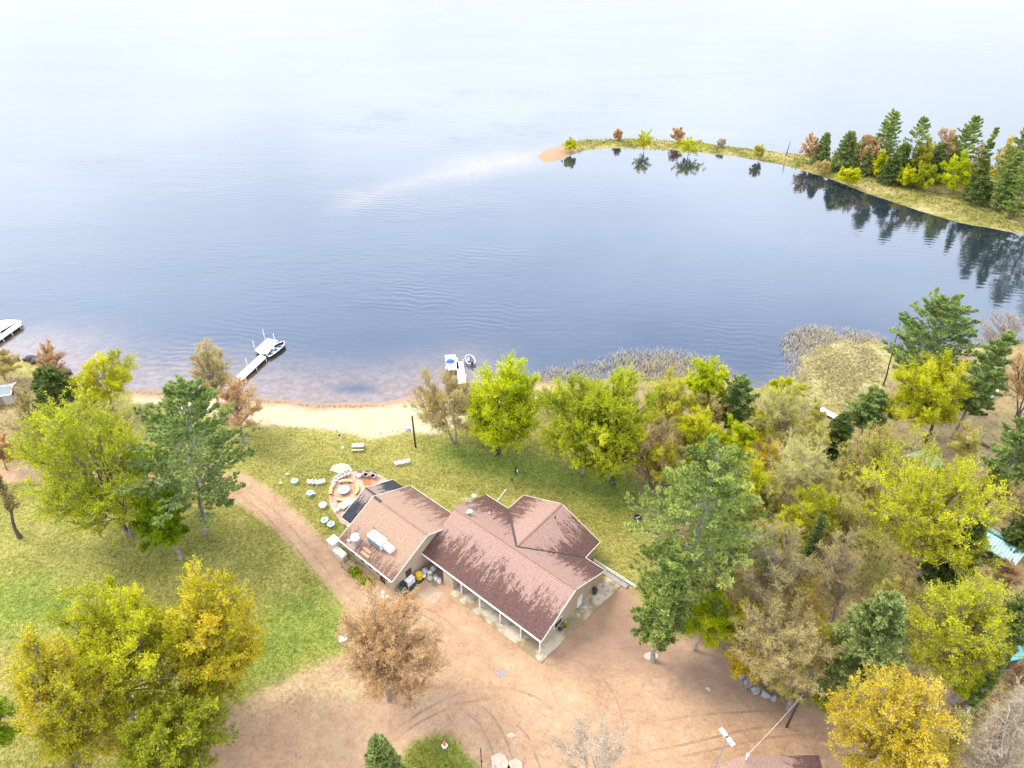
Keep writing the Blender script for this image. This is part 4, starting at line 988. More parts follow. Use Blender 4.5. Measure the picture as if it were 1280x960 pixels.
# roof equipment (fixed to the roof)
def slope_z(v): return EZ + (v + 5.6) / 6.55 * 3.0
mb = MB(); z = slope_z(-3.3)
mb.box((-24.9, -3.2, z + .75), (2.6, 1.25, 1.25)); ahu = mb.build('air_handler', WHITE, lodge, bevel=.03)
mb = MB(); mb.box((-24.9, -3.86, z + .62), (2.4, .06, .95)); [mb.box((-24.9, -3.91, z + .3 + .16 * i), (2.3, .05, .05)) for i in range(6)]; mb.build('louver', BLUEMETAL, ahu)
mb = MB(); mb.box((-22.85, -3.05, z + .62), (1.4, .85, .75)); mb.build('duct_hood', WHITE, ahu, bevel=.03)
mb = MB(); mb.box((-24.9, -3.2, z + .0), (2.2, 1.0, .5)); mb.build('curb', GREYMETAL, ahu)
mb = MB(); z = slope_z(-4.6)
mb.box((-27.6, -4.75, z + .35), (.95, .95, 1.1)); ef = mb.build('exhaust_fan', ALU, lodge)
mb = MB(); mb.lathe([(.55, 0), (.62, .12), (.60, .5), (.45, .62), (.15, .68)], 18, (-27.6, -4.75, z + .9)); mb.build('fan_hood', WHITE, ef, smooth=True)
for a in (.8, 3.6, 5.2):
    mb = MB(); mb.box((-27.6 + .5 * math.cos(a), -4.75 + .5 * math.sin(a), z + 1.42), (.14, .14, .16)); mb.build('hood_bracket', DARK, ef)
mb = MB(); z = slope_z(-4.9); mb.cyl((-29.2, -4.4, z - .1), (-29.2, -4.4, z + 2.0), .10); mb.lathe([(.16, 0), (.24, .1), (.2, .3), (.05, .36)], 12, (-29.2, -4.4, z + 1.9)); mb.box((-28.7, -5.1, z + .12), (.5, .3, .2)); mb.build('vent_stack', ALU, lodge, smooth=False)
PATCH = paint('worn_roof_boards', (.40, .25, .17), .85)
for i, (u, v) in enumerate(((-25.6, -4.6), (-25.4, -5.1), (-28.0, -5.35))):
    mb = MB(); z = slope_z(v); mb.slab([(u - .8, v - .18, slope_z(v - .18) + .07), (u + .8, v - .18, slope_z(v - .18) + .07), (u + .8, v + .18, slope_z(v + .18) + .07), (u - .8, v + .18, slope_z(v + .18) + .07)], .05); mb.build('roof_board', PATCH, lodge)
def pipe(u, v, z, h=.5, r=.07, mat=DARK):
    m = MB(); m.cyl((u, v, z - .1), (u, v, z + h), r); m.cyl((u, v, z - .06), (u, v, z + .08), r * 2.2, r * 1.2); m.build('vent_pipe', mat, lodge)
pipe(-26.7, -2.2, slope_z(-2.2)); pipe(-9.0, 14.3, 5.5); pipe(-16.9, 9.9, 4.5, .35, .07, WHITE)
mb = MB(); mb.box((-18.2, 7.1, 6.0), (.5, .5, .35)); mb.cyl((-18.2, 7.1, 5.6), (-18.2, 7.1, 6.4), .04); sd = mb.build('dish_mount', GREYMETAL, lodge)
mb = MB(); prof = [(.02, 0), (.16, .03), (.28, .08), (.34, .13)]; mb.lathe(prof, 16, (-18.1, 7.35, 6.2)); mb.build('satellite_dish', WHITE, sd)
mb = MB(); mb.cyl((-19.6, 8.6, 5.0), (-19.6, 8.6, 6.6), .04); [mb.beam((-20.1 + .25 * i, 8.2, 6.4), (-20.1 + .25 * i, 9.0, 6.4), .03, .03) for i in range(5)]; mb.beam((-20.2, 8.6, 6.4), (-19.0, 8.6, 6.4), .04, .04); mb.build('antenna', ALU, lodge)
mb = MB(); mb.cyl((-20.4, 10.6, 4.0), (-20.4, 10.6, 5.0), .04); mb.lathe([(.02, 0), (.25, .06), (.32, .14)], 12, (-20.4, 10.6, 5.0)); mb.build('antenna', WHITE, lodge)

# concrete walks -----------------------------------------------------------
m_, g, b = new_mat('stained_concrete')
nb_ = g.noise(.30, 6, .7); nf_ = g.noise(3, 4, .6)
g.put(b.inputs['Base Color'], g.mix(g.mr(nb_, .44, .56), g.mix(nf_, (.42, .35, .24), (.56, .49, .37)), g.mix(nf_, (.20, .15, .08), (.32, .25, .145)))); b.inputs['Roughness'].default_value = .9
CONC = m_
def wpad(name, uv, z0, z1, mat):
    m = MB(); m.prism([W(*p)[:2] for p in uv], z0, z1); return tag(m.build(name, mat), kind='structure')
wpad('concrete_walk', [(-14.4, -.75), (.65, -.75), (.65, .55), (-14.4, .55)], -.3, .13, CONC)
wpad('concrete_walk', [(-14.4, .56), (-.5, .56), (-.5, 1.52), (-14.4, 1.52)], -.3, .16, CONC)
wpad('concrete_walk', [(-.53, .56), (.65, .56), (1.9, 14.6), (-.53, 14.6)], -.3, .12, CONC)
wpad('concrete_walk', [(-3.3, 14.62), (2.6, 14.62), (2.6, 15.3), (-3.3, 15.3)], -.3, .2, paint('grey_concrete', (.30, .27, .25), .9))
wpad('concrete_walk', [(-19.9, -1.2), (-16.6, -1.2), (-16.6, 1.4), (-19.9, 1.4)], -.3, .06, paint('old_concrete', (.28, .19, .13), .9))
wpad('concrete_pad', [(-17.6, -3.6), (-14.8, -3.2), (-14.9, -1.0), (-17.5, -1.4)], -.3, .035, paint('dusty_concrete', (.38, .28, .19), .9))
def rough_pad(name, px, mat, z=.03, kind='structure'):
    m = MB(); m.prism([at(x, y)[:2] for x, y in px][::-1], -.3, z); return tag(m.build(name, mat), kind=kind)
PALECONC = paint('pale_worn_concrete', (.50, .40, .29), .9, 0, .2, 1.2)
rough_pad('concrete_pad', [(617, 975), (614, 945), (624, 941), (631, 944), (638, 960), (642, 985)], PALECONC)
rough_pad('concrete_pad', [(645, 985), (634, 960), (637, 951), (645, 948), (652, 953), (655, 985)], PALECONC)
rough_pad('gravel_patch', [(412, 588), (416, 582), (426, 579), (436, 581), (441, 588), (436, 593), (424, 592)], paint('pale_gravel', (.42, .34, .25), .95, 0, .2, 4), .05)
def oval(cx, cy, rx, ry, n=18, j=.08, seed=0):
    r = random.Random(seed); return [(cx + rx * math.cos(6.283 * i / n) * (1 + r.uniform(-j, j)), cy + ry * math.sin(6.283 * i / n) * (1 + r.uniform(-j, j))) for i in range(n)]
rough_pad('gravel_patch', oval(627, 841, 8, 5, seed=1), paint('grey_gravel', (.27, .22, .20), .95, 0, .3, 4), .025)
rough_pad('gravel_patch', oval(639, 919, 5, 3, seed=2), PALECONC, .02)
rough_pad('gravel_patch', oval(814, 820, 9, 5, seed=3), PALECONC, .02)
# brick patio
m_, g, b = new_mat('brick_paving')
bt = g.n('ShaderNodeTexBrick'); g.put(bt.inputs['Vector'], g.pos()); bt.inputs['Scale'].default_value = 2.4
for i, cc in ((1, (.42, .22, .14)), (2, (.32, .15, .10)), (3, (.36, .27, .20))): bt.inputs[i].default_value = (*cc, 1)
g.put(b.inputs['Base Color'], g.mix(g.mr(g.noise(.5, 4), .4, .62), bt.outputs['Color'], (.50, .34, .25))); b.inputs['Roughness'].default_value = .9
pp = [(411, 622), (412, 608), (418, 598), (430, 592), (446, 589), (462, 590), (476, 594), (488, 602), (484, 612), (450, 640), (436, 658), (427, 655), (420, 645), (413, 633)]
rough_pad('brick_patio', pp, m_, .07)

# ------------------------------------------------------------------ tyre tracks
m_, g, b = new_mat('tyre_marks'); b.inputs['Roughness'].default_value = .95
g.put(b.inputs['Base Color'], (.17, .10, .07)); g.put(b.inputs['Alpha'], g.math('MULTIPLY', g.attr('fade'), g.mr(g.noise(.35, 5, .7), .30, .75, 0, .32)))
def track(px, w=.28):
    P = np.array([at(*p)[:2] for p in px]); t = np.linspace(0, len(P) - 1, 40)
    P = np.stack([np.interp(t, np.arange(len(P)), P[:, i]) for i in (0, 1)], 1)
    for _ in range(6): P[1:-1] = (P[:-2] + P[2:] + 2 * P[1:-1]) / 4
    d = unit(np.gradient(P, axis=0)); nrm = np.stack([-d[:, 1], d[:, 0]], 1)
    m = MB(); n = len(P); zc = .03
    vs = [(*(p - q * w / 2), zc) for p, q in zip(P, nrm)] + [(*(p + q * w / 2), zc) for p, q in zip(P, nrm)]
    m.add(vs, [(i + 1, i, n + i, n + i + 1)[::-1] for i in range(n - 1)])
    o = m.build('tyre_track', TRK); f_ = o.data.attributes.new('fade', 'FLOAT', 'POINT')
    e = np.sin(np.linspace(0, math.pi, n)) ** .6; f_.data.foreach_set('value', np.concatenate([e, e]).astype(np.float32)); tag(o, kind='structure')
TRK = m_
for pxs in ([(500, 756), (515, 757), (539, 763), (560, 777), (576, 792)], [(505, 765), (530, 769), (552, 782), (566, 797)], [(585, 862), (612, 860), (640, 860), (669, 871), (690, 886), (700, 897)],
            [(718, 824), (730, 832), (754, 848), (770, 871), (777, 893), (780, 920), (770, 950)], [(470, 925), (490, 915), (526, 890), (566, 869), (600, 862)], [(480, 935), (520, 905), (570, 880), (620, 872)],
            [(780, 945), (860, 930), (940, 910), (1030, 905)], [(790, 958), (880, 940), (960, 922), (1040, 915)], [(800, 905), (880, 893), (960, 888), (1010, 890)], [(600, 880), (620, 900), (635, 930), (645, 970)], [(575, 885), (600, 905), (615, 935), (622, 975)],
            [(300, 608), (330, 626), (356, 650), (390, 690), (420, 728), (450, 760)], [(290, 612), (318, 632), (346, 658), (378, 695), (408, 735), (440, 775)], [(640, 900), (660, 920), (672, 950), (680, 980)]):
    track(pxs)

# ------------------------------------------------------------------ patio and yard
def chair_proto(mat, label, name='lawn_chair'):
    r = thing(name, label, 'chair')
    m = MB(); [m.box((-.22 + .11 * i, .0, .37 - .0), (.10, .52, .03), 0, R_(-8)) for i in range(5)]; m.build('seat', mat, r)
    m = MB(); [m.box((-.24 + .12 * i, -.36, .72), (.105, .03, .75 - abs(i - 2) * .07), 0, R_(-18 + 0)) for i in range(5)]; m.build('backrest', mat, r)
    for s in (-1, 1):
        m = MB(); m.box((s * .34, 0, .58), (.13, .72, .03)); m.build('armrest', mat, r)
        m = MB(); m.box((s * .31, .26, .28), (.07, .08, .58)); m.build('leg', mat, r)
        m = MB(); m.box((s * .31, -.30, .28), (.07, .08, .58)); m.build('leg', mat, r)
    return r
white_chair = chair_proto(WHITE, 'x')
used = [False]
def put(o, loc, rz, label, group=None):
    if not used[0]: c = o; used[0] = True
    else: c = copy_tree(o)
    c.location = tuple(loc); c.rotation_euler = (0, 0, rz); c['label'] = label
    if group: c['group'] = group
    return c
for i, (p, w) in enumerate((((496.5, 581), 'leftmost'), ((503, 580), 'middle'), ((509.5, 578.5), 'rightmost'))):
    put(white_chair, at(*p), R_(165 + 4 * i - 150), f'white slatted lawn chair, {w} of the three alone on the lake lawn', 'three white chairs on the lake lawn')
for i, (p, w) in enumerate((((388, 604), 'leftmost'), ((393, 604.5), 'second from left'), ((398.5, 605), 'second from right'), ((403.5, 604), 'rightmost'))):
    put(white_chair, at(*p), R_(10 * i), f'white slatted lawn chair, {w} of the row of four left of the patio', 'four white chairs left of the patio')
grey_chair = chair_proto(paint('pale_grey_paint', (.55, .53, .54), .6), 'pale grey patio chair', 'patio_chair')
pc = [((417, 607), 60, 'lowest of the curved row on the patio edge'), ((419.5, 603), 50, 'second lowest of the curved row on the patio edge'), ((423, 600), 35, 'middle chair of the curved row on the patio edge'), ((427, 598), 25, 'fourth along the curved row on the patio edge'),
      ((431, 596), 18, 'second highest of the curved row on the patio edge'), ((435, 595), 8, 'highest of the curved row on the patio edge')]
for i, (p, a, w) in enumerate(pc):
    c = grey_chair if i == 0 else copy_tree(grey_chair)
    c.location = tuple(at(*p) + np.array([0, 0, .07])); c.rotation_euler = (0, 0, R_(-a + 170)); c['label'] = 'pale grey patio chair, ' + w; c['group'] = 'curved row of patio chairs'
dark_chair = chair_proto(paint('grey_wicker', (.34, .32, .33), .8), 'x', 'patio_chair')
for i, (p, w) in enumerate((((449, 597), 'left one of the three by the far patio edge'), ((458, 596.5), 'middle one of the three by the far patio edge'), ((467, 598), 'right one of the three by the far patio edge'))):
    c = dark_chair if i == 0 else copy_tree(dark_chair)
    c.location = tuple(at(*p) + np.array([0, 0, .07])); c.rotation_euler = (0, 0, R_(170 - 10 * i)); c['label'] = 'grey wicker patio chair, ' + w; c['group'] = 'wicker chairs on the patio'; c.scale = (1.25, 1.25, 1.15)
    m = MB(); m.box((0, .02, .43), (.5, .5, .09)); m.build('cushion', WHITE if i < 2 else CREAM, c, bevel=.03)
# fire table and curved benches
fp = at(430.5, 615) + np.array([0, 0, .07])
r = thing('fire_table', 'round white fire table in the middle of the yellow benches', 'fire pit', fp)
m = MB(); m.lathe([(.55, 0), (.62, .1), (.62, .42), (.56, .45)], 24); m.build('base', ROCK, r)
m = MB(); m.lathe([(.3, .44), (.85, .46), (.88, .50), (.84, .54), (.3, .54)], 28); m.build('tabletop', WHITE, r)
m = MB(); m.lathe([(.29, .47), (.29, .56), (.02, .57)], 18); m.build('burner', GREYMETAL, r)
def bench_arc(a0, a1, rad, label):
    r = thing('curved_bench', label, 'bench', fp, 0, 'yellow benches round the fire table')
    n = 6; angs = [R_(a0 + (a1 - a0) * i / n) for i in range(n + 1)]
    m = MB()
    pi = [((rad - .22) * math.cos(a), (rad - .22) * math.sin(a)) for a in angs]; po = [((rad + .22) * math.cos(a), (rad + .22) * math.sin(a)) for a in angs]
    m.prism(pi + po[::-1], .40, .47); m.build('seat', YELLOWWOOD, r)
    for a in (angs[1], angs[-2]):
        m = MB(); m.box((rad * math.cos(a), rad * math.sin(a), .2), (.36, .12, .4), a); m.build('leg', DARKWOOD, r)
for a0, a1, w in ((65, 125, 'far one on the lake side'), (150, 205, 'left one near the lawn'), (245, 300, 'near one towards the drive'), (-25, 35, 'right one near the lodge')):
    bench_arc(a0, a1, 2.0, f'yellow curved wooden bench round the fire table, {w}')
tb = at(433, 634) + np.array([0, 0, .07])
r = thing('patio_table', 'white rectangular patio table beside the black end roof', 'table', tb, LA)
m = MB(); m.box((0, 0, .74), (1.25, 1.9, .06)); m.build('tabletop', WHITE, r, bevel=.015)
for x in (-.5, .5):
    for y in (-.8, .8): m = MB(); m.box((x, y, .355), (.07, .07, .71)); m.build('leg', GREYMETAL, r)
r = thing('patio_bench', 'narrow white bench along the left side of the white patio table', 'bench', at(425.5, 637) + np.array([0, 0, .07]), LA)
m = MB(); m.box((0, 0, .43), (.38, 1.9, .05)); m.build('seat', WHITE, r)
for y in (-.75, .75): m = MB(); m.box((0, y, .2), (.3, .08, .41)); m.build('leg', GREYMETAL, r)
rough = MB(); rough.prism([at(x, y)[:2] for x, y in ((453, 598), (463, 598), (464, 607), (455, 608))][::-1], .072, .085)
tag(rough.build('outdoor_rug', paint('burnt_orange_weave', (.45, .14, .05), .95)), 'burnt orange rug on the patio in front of the wicker chairs', 'rug')
# round tables on the lawn
def round_tbl(p, top, label, rr=.5):
    r = thing('round_table', label, 'table', at(*p), 0, 'small round tables on the lawn')
    m = MB(); m.lathe([(rr * .8, .52), (rr, .53), (rr + .03, .56), (rr, .60), (rr * .6, .605)], 22); m.build('tabletop', WHITE, r)
    m = MB(); m.lathe([(rr * .62, .607), (rr * .60, .63), (.05, .635)], 20); m.build('centre_panel', top, r)
    m = MB(); m.lathe([(.32, 0), (.30, .05), (.1, .1), (.09, .5), (.2, .53)], 14); m.build('pedestal', top, r)
round_tbl((369, 604), TEAL, 'turquoise round table at the far left of the lawn beside the row of four chairs')
round_tbl((388, 619), TEAL, 'turquoise round table between the row of four chairs and the patio')
round_tbl((404, 634), WHITE, 'all-white round table on the grass left of the patio', .55)
round_tbl((406.5, 653), BLUE, 'blue-centred round table, farther of the pair near the drive')
round_tbl((414.5, 658), BLUE, 'blue-centred round table, nearer of the pair near the drive')
def stool(p, label):
    r = thing('stool', label, 'stool', at(*p)); m = MB(); m.lathe([(.16, .4), (.2, .42), (.2, .46), (.1, .47)], 14); m.build('seat', WHITE, r)
    for a in (0, 2.1, 4.2): m = MB(); m.beam((.13 * math.cos(a), .13 * math.sin(a), .4), (.2 * math.cos(a), .2 * math.sin(a), 0), .04, .04); m.build('leg', GREYMETAL, r)
stool((351, 606), 'small white stool at the edge of the drive left of the turquoise table'); stool((359.5, 595), 'small white stool farther out on the lawn beyond the turquoise table'); stool((393, 619), 'small white stool right beside the second turquoise table')
# picnic table
r = thing('picnic_table', 'weathered picnic table on the lawn just above the beach', 'table', at(448, 561), R_(3))
m = MB(); [m.box((0, -.32 + .16 * i, .75), (1.9, .145, .045)) for i in range(5)]; m.build('tabletop', paint('pale_wood', (.52, .44, .34), .85), r)
for y in (-.75, .75): m = MB(); m.box((0, y, .44), (1.9, .27, .045)); m.build('bench_seat', paint('pale_wood', None), r)
for x in (-.7, .7):
    m = MB(); m.beam((x, -.7, .0), (x, .1, .74), .06, .09); m.beam((x, .7, .0), (x, -.1, .74), .06, .09); m.beam((x, -.8, .41), (x, .8, .41), .05, .09); m.build('leg_frame', DARKWOOD, r)
# poles
def height_for(b, ty):
    b0 = at(*b); bb = (480 - ty) / FPX; return CAM_H + b0[1] / (CP + bb * SP) * (-SP + bb * CP)
h = height_for((519.5, 559), 520)
r = thing('sign_pole', 'dark wooden pole with a small blue sign on a bracket at the beach edge', 'pole', at(519.5, 559))
m = MB(); m.cyl((0, 0, -.2), (0, 0, h), .16, .12, 10); m.build('pole', DARKWOOD, r)
m = MB(); m.beam((-1.3, 0, h * .62), (0, 0, h * .62), .06, .06); m.build('bracket', WHITE, r)
m = MB(); m.box((-.85, 0, h * .62 - .5), (.75, .06, .75)); sg = m.build('sign_panel', BLUE, r)
m = MB(); m.box((-.95, -.035, h * .62 - .42), (.35, .02, .3)); m.box((-.7, -.035, h * .62 - .68), (.2, .02, .18)); m.build('sign_marks', WHITE, sg)
h = height_for((428.5, 560), 521)
r = thing('white_pole', 'thin leaning white pole with a small box beside the picnic table', 'pole', at(428.5, 560))
m = MB(); m.cyl((0, 0, -.2), (-.35, 0, h), .055, .03, 8); m.build('pole', WHITE, r)
m = MB(); m.box((-.15, -.02, h * .42), (.28, .2, .3)); m.build('box', DARKWOOD, r)
m = MB(); m.cyl((.0, 0, -.02), (.0, 0, .25), .22, .16, 10); m.build('base', WHITE, r)
r = thing('utility_cabinet', 'white-topped grey utility cabinet at the lawn edge beside the rust tree', 'cabinet', at(430, 803), R_(20))
m = MB(); m.box((0, 0, .42), (.85, .75, .85)); m.build('body', GREYMETAL, r, bevel=.02)
m = MB(); m.box((0, 0, .89), (.95, .85, .09)); m.build('lid', WHITE, r, bevel=.02)
# fire ring
r = thing('fire_ring', 'dark round fire ring on the back lawn beside the big pine', 'fire ring', at(797, 648))
m = MB(); n = 20
vo = [(.55 * math.cos(6.283 * i / n), .55 * math.sin(6.283 * i / n)) for i in range(n)]; vi = [(.47 * x / .55, .47 * y / .55) for x, y in vo]
m.add([(*p, 0) for p in vo] + [(*p, .35) for p in vo] + [(*p, .35) for p in vi] + [(*p, 0.02) for p in vi], [(k * n + i, k * n + (i + 1) % n, (k + 1) * n + (i + 1) % n, (k + 1) * n + i) for k in range(3) for i in range(n)]); m.build('ring', DARKROCK, r)
m = MB(); m.lathe([(.46, .0), (.44, .07), (.1, .1)], 16); m.build('ash_bed', paint('ash', (.03, .025, .025), .9), r)
m = MB(); m.cyl((-.35, -.15, .16), (.35, .15, .2), .09, .08, 9); tag(m.build('firewood_log', BIRCH), 'pale birch log lying in the dark fire ring', 'log').location = tuple(at(797, 648))
r = thing('lawn_ornament', 'small dark and white lawn ornament below the lime tree', 'ornament', at(645, 590))
m = MB(); m.lathe([(.25, 0), (.2, .15), (.12, .5), (.2, .75), (.05, .9)], 12); m.build('body', DARK, r); m = MB(); m.box((.18, -.05, .3), (.25, .2, .5)); m.build('panel', WHITE, r)
m = MB(); a, c_ = Vector(W(-11.0, 17.0, .1)), at(633, 611.5, .08)
p0 = at(621, 627, .08); m.cyl(p0, c_, .07, .07, 8); tag(m.build('drain_pipe', WHITE), 'long white drain pipe lying on the grass behind the lodge', 'pipe')
m = MB(); m.lathe([(.16, 0), (.15, .2), (.06, .3)], 10, tuple(at(640, 600))); tag(m.build('sprinkler_head', DARK), 'small dark sprinkler head on the grass past the white drain pipe', 'sprinkler')
# yard beside the left wing
r = thing('storage_cabinet', 'white metal cabinet at the left corner of the lodge', 'cabinet', W(-31.6, -5.7), LA)
m = MB(); m.box((0, 0, .95), (1.3, 1.2, 1.9)); m.build('body', paint('cream_metal', (.6, .55, .45), .6), r, bevel=.03); m = MB(); m.box((0, 0, 1.95), (1.45, 1.35, .1)); m.build('lid', WHITE, r, bevel=.02)
r = thing('storage_bin', 'long cream storage bin against the lodge wall beside the white cabinet', 'bin', W(-29.9, -6.1), LA)
m = MB(); m.box((0, 0, .55), (2.0, .8, 1.1)); m.build('body', paint('cream_metal', None), r, bevel=.03); m = MB(); m.box((0, 0, 1.13), (2.1, .9, .07), 0, R_(6)); m.build('lid', TRIM, r)
r = thing('entry_rail', 'dark metal hand rail by the steps on the drive side of the lodge', 'railing', W(-27.6, -6.2), LA)
for x in (-.8, .8):
    m = MB(); m.cyl((x, -.9, 0), (x, -.9, 1.0), .035, None, 8); m.cyl((x, .45, 0), (x, .45, 1.3), .035, None, 8); m.cyl((x, -.9, 1.0), (x, .45, 1.3), .035, None, 8); m.build('hand_rail', DARK, r)
m = MB(); m.box((0, -.25, .15), (1.6, 1.3, .3)); m.box((0, .1, .38), (1.6, .6, .2)); m.build('steps', CONC, r)
def bucket(u, v, mat, label, name='bucket', s=1.0, grp=None):
    r = thing(name, label, name.replace('_', ' '), W(u, v, .05), 0, grp)
    m = MB(); m.lathe([(.15 * s, 0), (.18 * s, .38 * s), (.19 * s, .4 * s)], 14); m.build('body', mat, r)
    m = MB(); m.lathe([(.2 * s, .4 * s), (.2 * s, .44 * s), (.05, .45 * s)], 14); m.build('lid', WHITE, r)
for i, (u, v, w) in enumerate(((-20.5, -6.9, 'outermost'), (-20.0, -6.5, 'middle'), (-20.9, -6.4, 'innermost'))):
    bucket(u, v, (WHITE, GREYMETAL, WHITE)[i], f'small pail by the near corner of the left wing, {w} of three', 'bucket', 1.2, 'pails by the wing corner')
# shrubs along the wing wall
for i, (u, v, w) in enumerate(((-26.3, -6.6, 'nearer the steps'), (-23.8, -6.7, 'nearer the pails'))):
    rng = np.random.RandomState(40 + i); P = rng.normal(size=(420, 3)) * np.array([.55, .4, .22]) + np.array([0, 0, .38])
    v_, f_ = blades(P, rng.normal(size=P.shape) + np.array([0, 0, .6]), rng.uniform(.15, .35, 420), .6, rng)
    r = thing('garden_plant', f'low green plant along the wing wall, {w}', 'plant', W(u, v), LA); link('foliage', np_mesh('foliage', v_, f_, LM['green'], rng.uniform(0, 1, 420)), r)
# service alcove
m = MB(); m.prism([W(*p)[:2] for p in ((-19.5, -4.9), (-18.6, -4.9), (-18.5, -.9), (-19.5, -.9))], .0, .045); tag(m.build('rubber_mat', DARK), 'long black mat on the ground in the service corner', 'mat')
r = thing('chest_freezer', 'white chest freezer against the wing wall in the service corner', 'freezer', W(-19.55, -2.9, 0), LA)
m = MB(); m.box((0, 0, .45), (.7, 1.25, .9)); m.build('body', WHITE, r, bevel=.03); m = MB(); m.box((0, 0, .94), (.74, 1.3, .09)); m.build('lid', WHITE, r, bevel=.02)
r = thing('plastic_drum', 'yellow plastic drum in the service corner of the lodge', 'drum', W(-19.25, -1.55, 0))
m = MB(); m.lathe([(.42, 0), (.47, .08), (.45, .3), (.48, .5), (.45, .7), (.46, .88), (.40, .92)], 20); m.build('body', YELLOW, r); m = MB(); m.lathe([(.36, .92), (.36, .96), (.05, .965)], 16); m.build('lid', YELLOW, r)
r = thing('wheeled_bin', 'dark teal wheeled bin at the outer end of the black mat', 'bin', W(-19.2, -4.9, .05), LA + .3)
m = MB(); m.add([(x * s, y * s, z) for z, s in ((.12, .8), (1.05, 1.0)) for x, y in ((-.35, -.4), (.35, -.4), (.35, .4), (-.35, .4))], [(3, 2, 1, 0), (4, 5, 6, 7), (0, 1, 5, 4), (1, 2, 6, 5), (2, 3, 7, 6), (3, 0, 4, 7)]); m.build('body', BLUEMETAL, r)
m = MB(); m.box((0, 0, 1.1), (.76, .86, .08), 0, R_(4)); m.build('lid', GREENBLK, r)
for x in (-.3, .3): m = MB(); m.cyl((x - .04, .36, .13), (x + .04, .36, .13), .13, None, 12); m.build('wheel', DARK, r)
r = thing('wheeled_bin', 'black bin between the chest freezer and the teal bin', 'bin', W(-19.6, -4.0, .05), LA)
m = MB(); m.box((0, 0, .5), (.6, .6, 1.0)); m.build('body', DARK, r, bevel=.03); m = MB(); m.box((0, 0, 1.04), (.66, .66, .07)); m.build('lid', DARK, r)
def bag(u, v, mat, label, s=1.0, seed=0):
    rng = np.random.RandomState(seed); m = MB(); n = 12; prof = [(.05, 0), (.34, .02), (.42, .2), (.36, .42), (.2, .56), (.06, .62), (.1, .7)]
    m.lathe([(r * s, z * s) for r, z in prof], n); m.v = [tuple(np.array(p) * (1 + rng.uniform(-.1, .1, 3))) for p in m.v]
    o = m.build('refuse_bag', mat, None, smooth=True); o.location = W(u, v, .06); tag(o, label, 'bag', 'bags in the service corner')
GREYBAG = paint('grey_plastic', (.45, .45, .47), .5)
bag(-19.3, -.45, GREYBAG, 'grey bag beside the yellow drum', 1.2, 1); bag(-18.6, -.2, WHITE, 'white bag, farthest into the inner corner of the lodge', 1.0, 2); bag(-18.7, .55, GREYBAG, 'grey bag under the eave deep in the service corner', 1.2, 3)
bag(-18.0, -.75, CREAM, 'cream bag at the front of the heap in the service corner', 1.1, 4); bag(-18.9, -1.0, WHITE, 'small white bag next to the black mat', .7, 5)
for i, (u, w) in enumerate(((-17.35, 'left of the white pair'), (-16.7, 'right of the white pair'))):
    r = thing('plastic_barrel', f'white barrel under the main eave, {w}', 'barrel', W(u, -.35, .05)); m = MB(); m.lathe([(.26, 0), (.29, .3), (.29, .6), (.25, .8)], 16); m.build('body', WHITE, r); m = MB(); m.lathe([(.25, .8), (.2, .84), (.05, .85)], 14); m.build('lid', GREYMETAL, r)
# right gable end
r = thing('litter_bin', 'dark green litter bin on the walk by the right gable of the lodge', 'bin', W(-.1, 11.4, .12))
m = MB(); m.lathe([(.27, 0), (.32, .75), (.33, .8)], 16); m.build('body', GREENBLK, r); m = MB(); m.lathe([(.35, .8), (.3, .95), (.1, 1.05)], 16); m.build('lid', DARK, r)
r = thing('planter', 'dark planter pot by the door in the right gable of the lodge', 'planter', W(-.15, 4.9, .12))
m = MB(); m.lathe([(.2, 0), (.28, .42), (.3, .45)], 14); m.build('pot', DARK, r)
rng = np.random.RandomState(60); P = rng.normal(size=(120, 3)) * .15 + np.array([0, 0, .6]); v_, f_ = blades(P, rng.normal(size=P.shape), np.full(120, .2), .6, rng); link('foliage', np_mesh('foliage', v_, f_, LM['ygdark'], rng.uniform(0, 1, 120)), r)
r = thing('grill', 'small black kettle grill beside the planter at the gable end', 'grill', W(-.1, 3.9, .12))
m = MB(); m.lathe([(.05, .55), (.22, .6), (.29, .75), (.22, .92), (.05, 1.0)], 16); m.build('bowl', DARK, r)
for a in (0, 2.1, 4.2): m = MB(); m.beam((.15 * math.cos(a), .15 * math.sin(a), .62), (.3 * math.cos(a), .3 * math.sin(a), 0), .035, .035); m.build('leg', GREYMETAL, r)
r = thing('condenser_unit', 'dark air conditioner unit in the back corner behind the lodge', 'air conditioner', W(-2.5, 14.15, .05), LA)
m = MB(); m.box((0, 0, .4), (.8, .8, .8)); m.build('body', DARK, r, bevel=.03); m = MB(); m.lathe([(.3, .81), (.3, .85), (.05, .86)], 16); m.build('fan_grille', GREYMETAL, r)
r = thing('ramp_rail', 'low white rail along the walk behind the right end of the lodge', 'railing', W(0, 15.4, 0), LA)
m = MB(); m.beam((-3.1, 0, .75), (3.6, 0, .75), .09, .09); m.beam((-3.1, 0, .42), (3.6, 0, .42), .07, .07); m.build('rail', WHITE, r)
for i in range(5): m = MB(); m.box((-3.0 + 1.6 * i, 0, .37), (.09, .09, .76)); m.build('post', WHITE, r)

